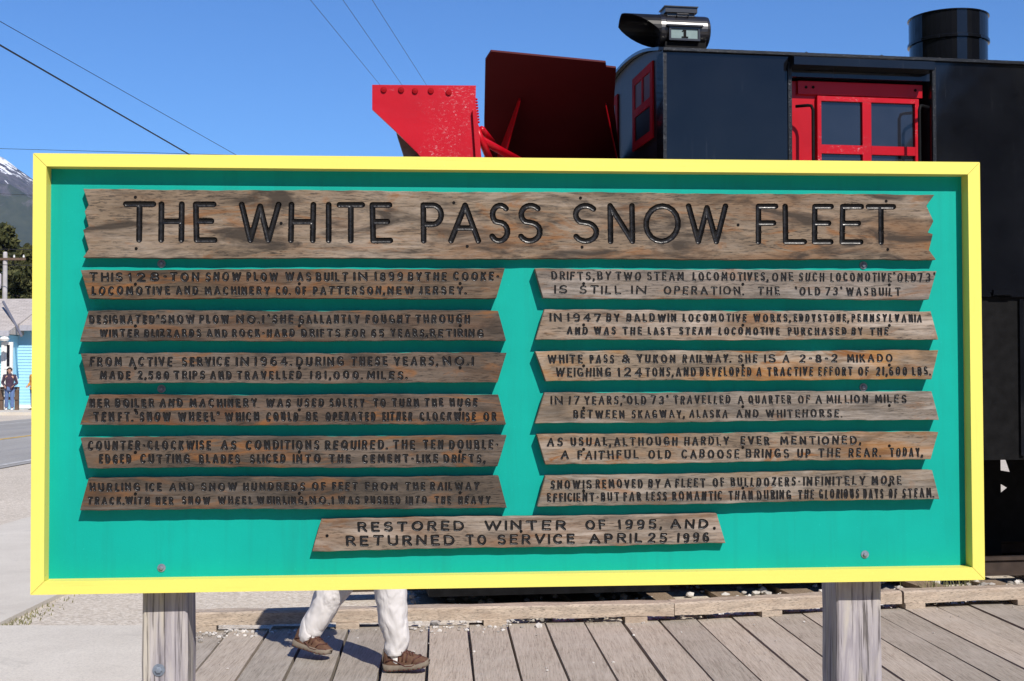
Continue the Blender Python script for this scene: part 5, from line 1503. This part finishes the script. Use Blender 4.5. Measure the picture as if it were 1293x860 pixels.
def person(label, group, root, J, fwd, mats, shoes, detailed=False, folds=.004, legpaths=None):
    """J: joints in root coords; fwd: facing direction"""
    t = thing('person', label, 'person', root, 0, group)
    f = Vector(fwd).normalized(); sd_ = Vector((0, 0, 1)).cross(f)          # to the person's left
    V = lambda k: Vector(J[k])
    pts = []; ed = []
    def add(p, r, link=None, r2=None):
        pts.append((*p, r, r2 or r)); i = len(pts) - 1
        if link is not None: ed.append((link, i))
        return i
    pel = add(V('pelvis'), .125, None, .10)
    ch = add(V('chest'), .145, add((V('pelvis') * .5 + V('chest') * .5), .115, pel, .095), .10)
    nk = add(V('neck'), .055, ch)
    hd = V('head')
    j1 = add(hd + Vector((0, 0, -.07)) + f * .02, .062, nk, .07)
    j2 = add(hd + Vector((0, 0, .0)) + f * .012, .078, j1, .09)
    j3 = add(hd + Vector((0, 0, .075)), .066, j2, .08)
    for s in ('l', 'r'):
        sg = 1 if s == 'l' else -1
        sh = add(V('sh_' + s), .058, ch); el = add(V('el_' + s), .042, sh); wr = add(V('wr_' + s), .028, el, .022)
        d = (V('wr_' + s) - V('el_' + s)); hand_chain(pts, ed, wr, d + f * .05, f)
        hp_ = add(V('hip_' + s), .085, pel); kn = add(V('kn_' + s), .056, hp_); an = add(V('an_' + s), .036, kn)
        ft = add(V('an_' + s) + (Vector(shoes[s][1]) - Vector(shoes[s][0])).normalized() * .05 + Vector((0, 0, -.05)), .022, an, .018)
    skin_mesh('body', pts, ed, pel, M['skin'], t, 2)
    # nose, ears, eyes, mouth, hair
    bm = BM()
    blob(bm, hd + f * .105 + Vector((0, 0, -.018)), .016, (1, .8, 1.5), 16)
    for s in (1, -1): blob(bm, hd + sd_ * .083 * s + Vector((0, 0, -.012)), .026, (.7, .45, 1.15), 16)
    blob(bm, hd + f * .092 + Vector((0, 0, -.064)), .02, (.5, 1.0, .35), 16)
    obj('face', bm, M['skin'], t, True)
    for s in (1, -1):
        bm = BM(); blob(bm, hd + f * .094 + sd_ * .033 * s + Vector((0, 0, .008)), .0125, (1, 1, .8), 16); obj('eye', bm, M['eye'], t, True)
    bm = BM(); res = bmesh.ops.create_icosphere(bm, subdivisions=3, radius=1.0)
    for v in list(bm.verts):
        c = v.co; loc = Vector((0, 0, .035)) - f * .012
        k = 1 + .06 * noise.noise(c * 4)
        v.co = hd + loc + Vector((c.x * .104 * k, c.y * .104 * k, c.z * .102 * k))
    bmesh.ops.delete(bm, geom=[v for v in bm.verts if (v.co - hd).dot(f) > .045 and v.co.z < hd.z + .055 or v.co.z < hd.z - .05], context='VERTS')
    obj('hair', bm, mats['hair'], t, True)
    # jacket
    bm = BM()
    wc = (V('pelvis') + V('chest')) / 2
    loft(bm, limb_rings([(V('pelvis') + Vector((0, 0, -.09)), .185, .185), (V('pelvis') + Vector((0, 0, .06)), .165, .175), (wc, .150, .165), (V('chest'), .165, .205), (V('chest') + Vector((0, 0, .12)), .12, .185), (V('neck') + Vector((0, 0, -.02)), .075, .085), (V('neck') + Vector((0, 0, .035)), .072, .078)], 28, folds, 3), True, True)
    for s in ('l', 'r'):
        dd = (V('wr_' + s) - V('el_' + s)).normalized()
        sh_in = V('sh_' + s) * .75 + V('chest') * .25 + Vector((0, 0, .03))
        loft(bm, limb_rings([(sh_in, .07, .07), (V('sh_' + s), .074, .074), ((V('sh_' + s) + V('el_' + s)) / 2, .064, .064), (V('el_' + s), .056, .056), ((V('el_' + s) + V('wr_' + s)) / 2, .05, .05), (V('wr_' + s) - dd * .015, .042, .042)], 18, folds, 5))
    jk = obj('jacket', bm, mats['jacket'], t, True)
    if 'stripe' in mats:
        bm = BM()
        for s in ('l', 'r'):
            o_ = (sd_ * .062 * (1 if s == 'l' else -1) + f * .02)
            tube(bm, [V('sh_' + s) + o_ * 1.15, (V('sh_' + s) + V('el_' + s)) / 2 + o_, V('el_' + s) + o_ * .9], .014, 6)
        obj('sleeve_stripe', bm, mats['stripe'], jk, True)
    # trousers
    bm = BM()
    loft(bm, limb_rings([(V('pelvis') + Vector((0, 0, .10)), .145, .165), (V('pelvis'), .15, .185), (V('pelvis') + Vector((0, 0, -.09)), .145, .19), (V('pelvis') + Vector((0, 0, -.15)), .10, .15)], 28, folds * .5, 7))
    for s in ('l', 'r'):
        path = legpaths[s] if legpaths else [(V('hip_' + s) + Vector((0, 0, .06)), .10, .095), (V('hip_' + s) + Vector((0, 0, -.05)), .105, .10), ((V('hip_' + s) + V('kn_' + s)) / 2, .092, .09), (V('kn_' + s), .074, .074), ((V('kn_' + s) + V('an_' + s)) / 2, .072, .072), (V('an_' + s) + Vector((0, 0, .03)), .07, .07)]
        loft(bm, limb_rings(path, 32, folds, 11 if s == 'l' else 17, 9), True, True)
    obj('trousers', bm, mats['trousers'], t, True)
    for s in ('l', 'r'):
        shoe(t, *shoes[s], mats['shoe'], mats['sole'], detailed, 1.42 if detailed else 1.0)
    return t
# the walking visitor whose legs show under the sign; he walks to the right
rt = Vector((-.80, 6.50, .05))
q = lambda px, py, Y: at_depth(px, py, Y) - rt
YR, YL = 6.40, 6.70                                   # his right (nearer) and left leg
anR = q(500, 818, YR); anL = q(391, 797, YL)
JW = dict(pelvis=(0, 0, .93), chest=(.03, 0, 1.28), neck=(.05, 0, 1.48), head=(.08, 0, 1.61),
          sh_l=(.03, .19, 1.40), sh_r=(.04, -.19, 1.40), el_l=(.14, .25, 1.15), el_r=(-.12, -.24, 1.14), wr_l=(.33, .22, 1.02), wr_r=(-.10, -.25, .88),
          hip_l=(0, .10, .87), hip_r=(0, -.10, .87))
knR = q(487, 716, YR); knL = q(441, 716, YL)
JW['kn_r'] = tuple(knR); JW['kn_l'] = tuple(knL); JW['an_r'] = tuple(anR); JW['an_l'] = tuple(anL)
mats = dict(hair=M['hair'], jacket=M['shirt_blue'], trousers=M['white_cotton'], shoe=M['shoe_upper'], sole=M['shoe_sole'])
sh_r = (q(485.5, 847, YR), q(543.5, 842, YR - .02), (0, 0, 1))
hz = q(370.5, 815, YL); tz = q(417.5, 829, YL - .06)
sh_l = (hz, tz, (.42, 0, 1))
hipR, hipL = Vector(JW['hip_r']), Vector(JW['hip_l'])
lp = {'r': [(hipR + Vector((0, .02, .06)), .10, .10), (hipR + Vector((.02, 0, -.08)), .105, .10), ((hipR + knR) / 2, .094, .09), (knR, .081, .08), (q(494, 752, YR), .080, .078), (q(497, 785, YR), .074, .072), (q(501, 806, YR), .064, .064), (q(499, 821, YR), .052, .056), (q(499, 826, YR), .048, .052)],
      'l': [(hipL + Vector((0, -.02, .06)), .10, .10), (hipL + Vector((-.01, 0, -.08)), .105, .10), ((hipL + knL) / 2, .094, .09), (knL, .080, .08), (q(417, 751, YL), .080, .076), (q(403, 778, YL), .068, .068), (q(394, 793, YL), .064, .064), (q(390, 802, YL), .056, .06), (q(391, 806, YL), .050, .052)]}
wk = person('person walking in white trousers and brown hiking shoes behind the sign', None, rt, JW, (1, 0, 0), mats, {'r': sh_r, 'l': sh_l}, True, .0034, lp)
bm = BM()
for c, d in ((q(499, 826, YR), anR), (q(392, 806, YL), anL)):
    pass
for s, (c0, c1) in (('r', (q(499, 815, YR), q(502, 836, YR))), ('l', (q(392, 797, YL), q(391, 819, YL)))):
    bm = BM(); loft(bm, limb_rings([(c0, .042, .042), ((c0 + c1) / 2, .043, .043), (c1, .042, .04)], 20, .003, 4)); obj('sock', bm, M['sock'], wk, True)
# people in front of the blue house
def standing(px, Y, label, mats_, face, zb=.10):
    p = at_depth(px, 500, Y); rt = Vector((p.x, Y, zb))
    f = Vector(face).normalized(); l = Vector((0, 0, 1)).cross(f)
    J = dict(pelvis=Vector((0, 0, .92)), chest=Vector((0, 0, 1.26)) - f * .03, neck=Vector((0, 0, 1.47)), head=Vector((0, 0, 1.61)) + f * .03)
    for s, k in (('l', 1), ('r', -1)):
        J['sh_' + s] = l * .19 * k + Vector((0, 0, 1.39)); J['el_' + s] = l * .27 * k + Vector((0, 0, 1.12)) - f * .04
        J['wr_' + s] = l * .16 * k + Vector((0, 0, .98)) + f * .20; J['hip_' + s] = l * .10 * k + Vector((0, 0, .86))
        J['kn_' + s] = l * .11 * k + Vector((0, 0, .48)) + f * (.06 if k > 0 else .0); J['an_' + s] = l * .12 * k + Vector((0, 0, .09)) + f * (.10 if k > 0 else -.02)
    shs = {s: (J['an_' + s] - f * .08 + Vector((0, 0, -.09)), J['an_' + s] + f * .20 + Vector((0, 0, -.09)), (0, 0, 1)) for s in 'lr'}
    return person(label, None, rt, {k: tuple(v) for k, v in J.items()}, f, mats_, shs, False, .006)
standing(12, 51.3, 'person in a dark jacket with white sleeve stripes and blue jeans leaning by the railing',
         dict(hair=M['hair'], jacket=M['jacket_dark'], stripe=M['white_cotton'], trousers=M['jeans'], shoe=M['white_leather'], sole=M['white_leather']), (.25, -1, 0))
standing(43.5, 51.9, 'person in an orange jacket half hidden behind the yellow frame of the sign',
         dict(hair=M['hair'], jacket=M['jacket_orange'], trousers=M['jeans'], shoe=M['shoe_upper'], sole=M['shoe_sole']), (-.5, -1, 0))
bpy.context.view_layer.update()

# ------------------------------------------------------------------ the air between here and the mountain
hm = bpy.data.materials.new('clear_mountain_air'); hm.use_nodes = True
hn = hm.node_tree; hn.nodes.clear()
pv_ = hn.nodes.new('ShaderNodeVolumePrincipled'); pv_.inputs['Color'].default_value = (.42, .66, 1.0, 1); pv_.inputs['Density'].default_value = 0.00006
pv_.inputs['Anisotropy'].default_value = 0.0
ho = hn.nodes.new('ShaderNodeOutputMaterial'); hn.links.new(pv_.outputs[0], ho.inputs['Volume'])
bm = BM(); box(bm, -3060, 3060, -3060, 3060, -9, 560)
tag(obj('haze', bm, hm), 'thin blue air in front of the mountain', kind='stuff')
bpy.context.view_layer.update()
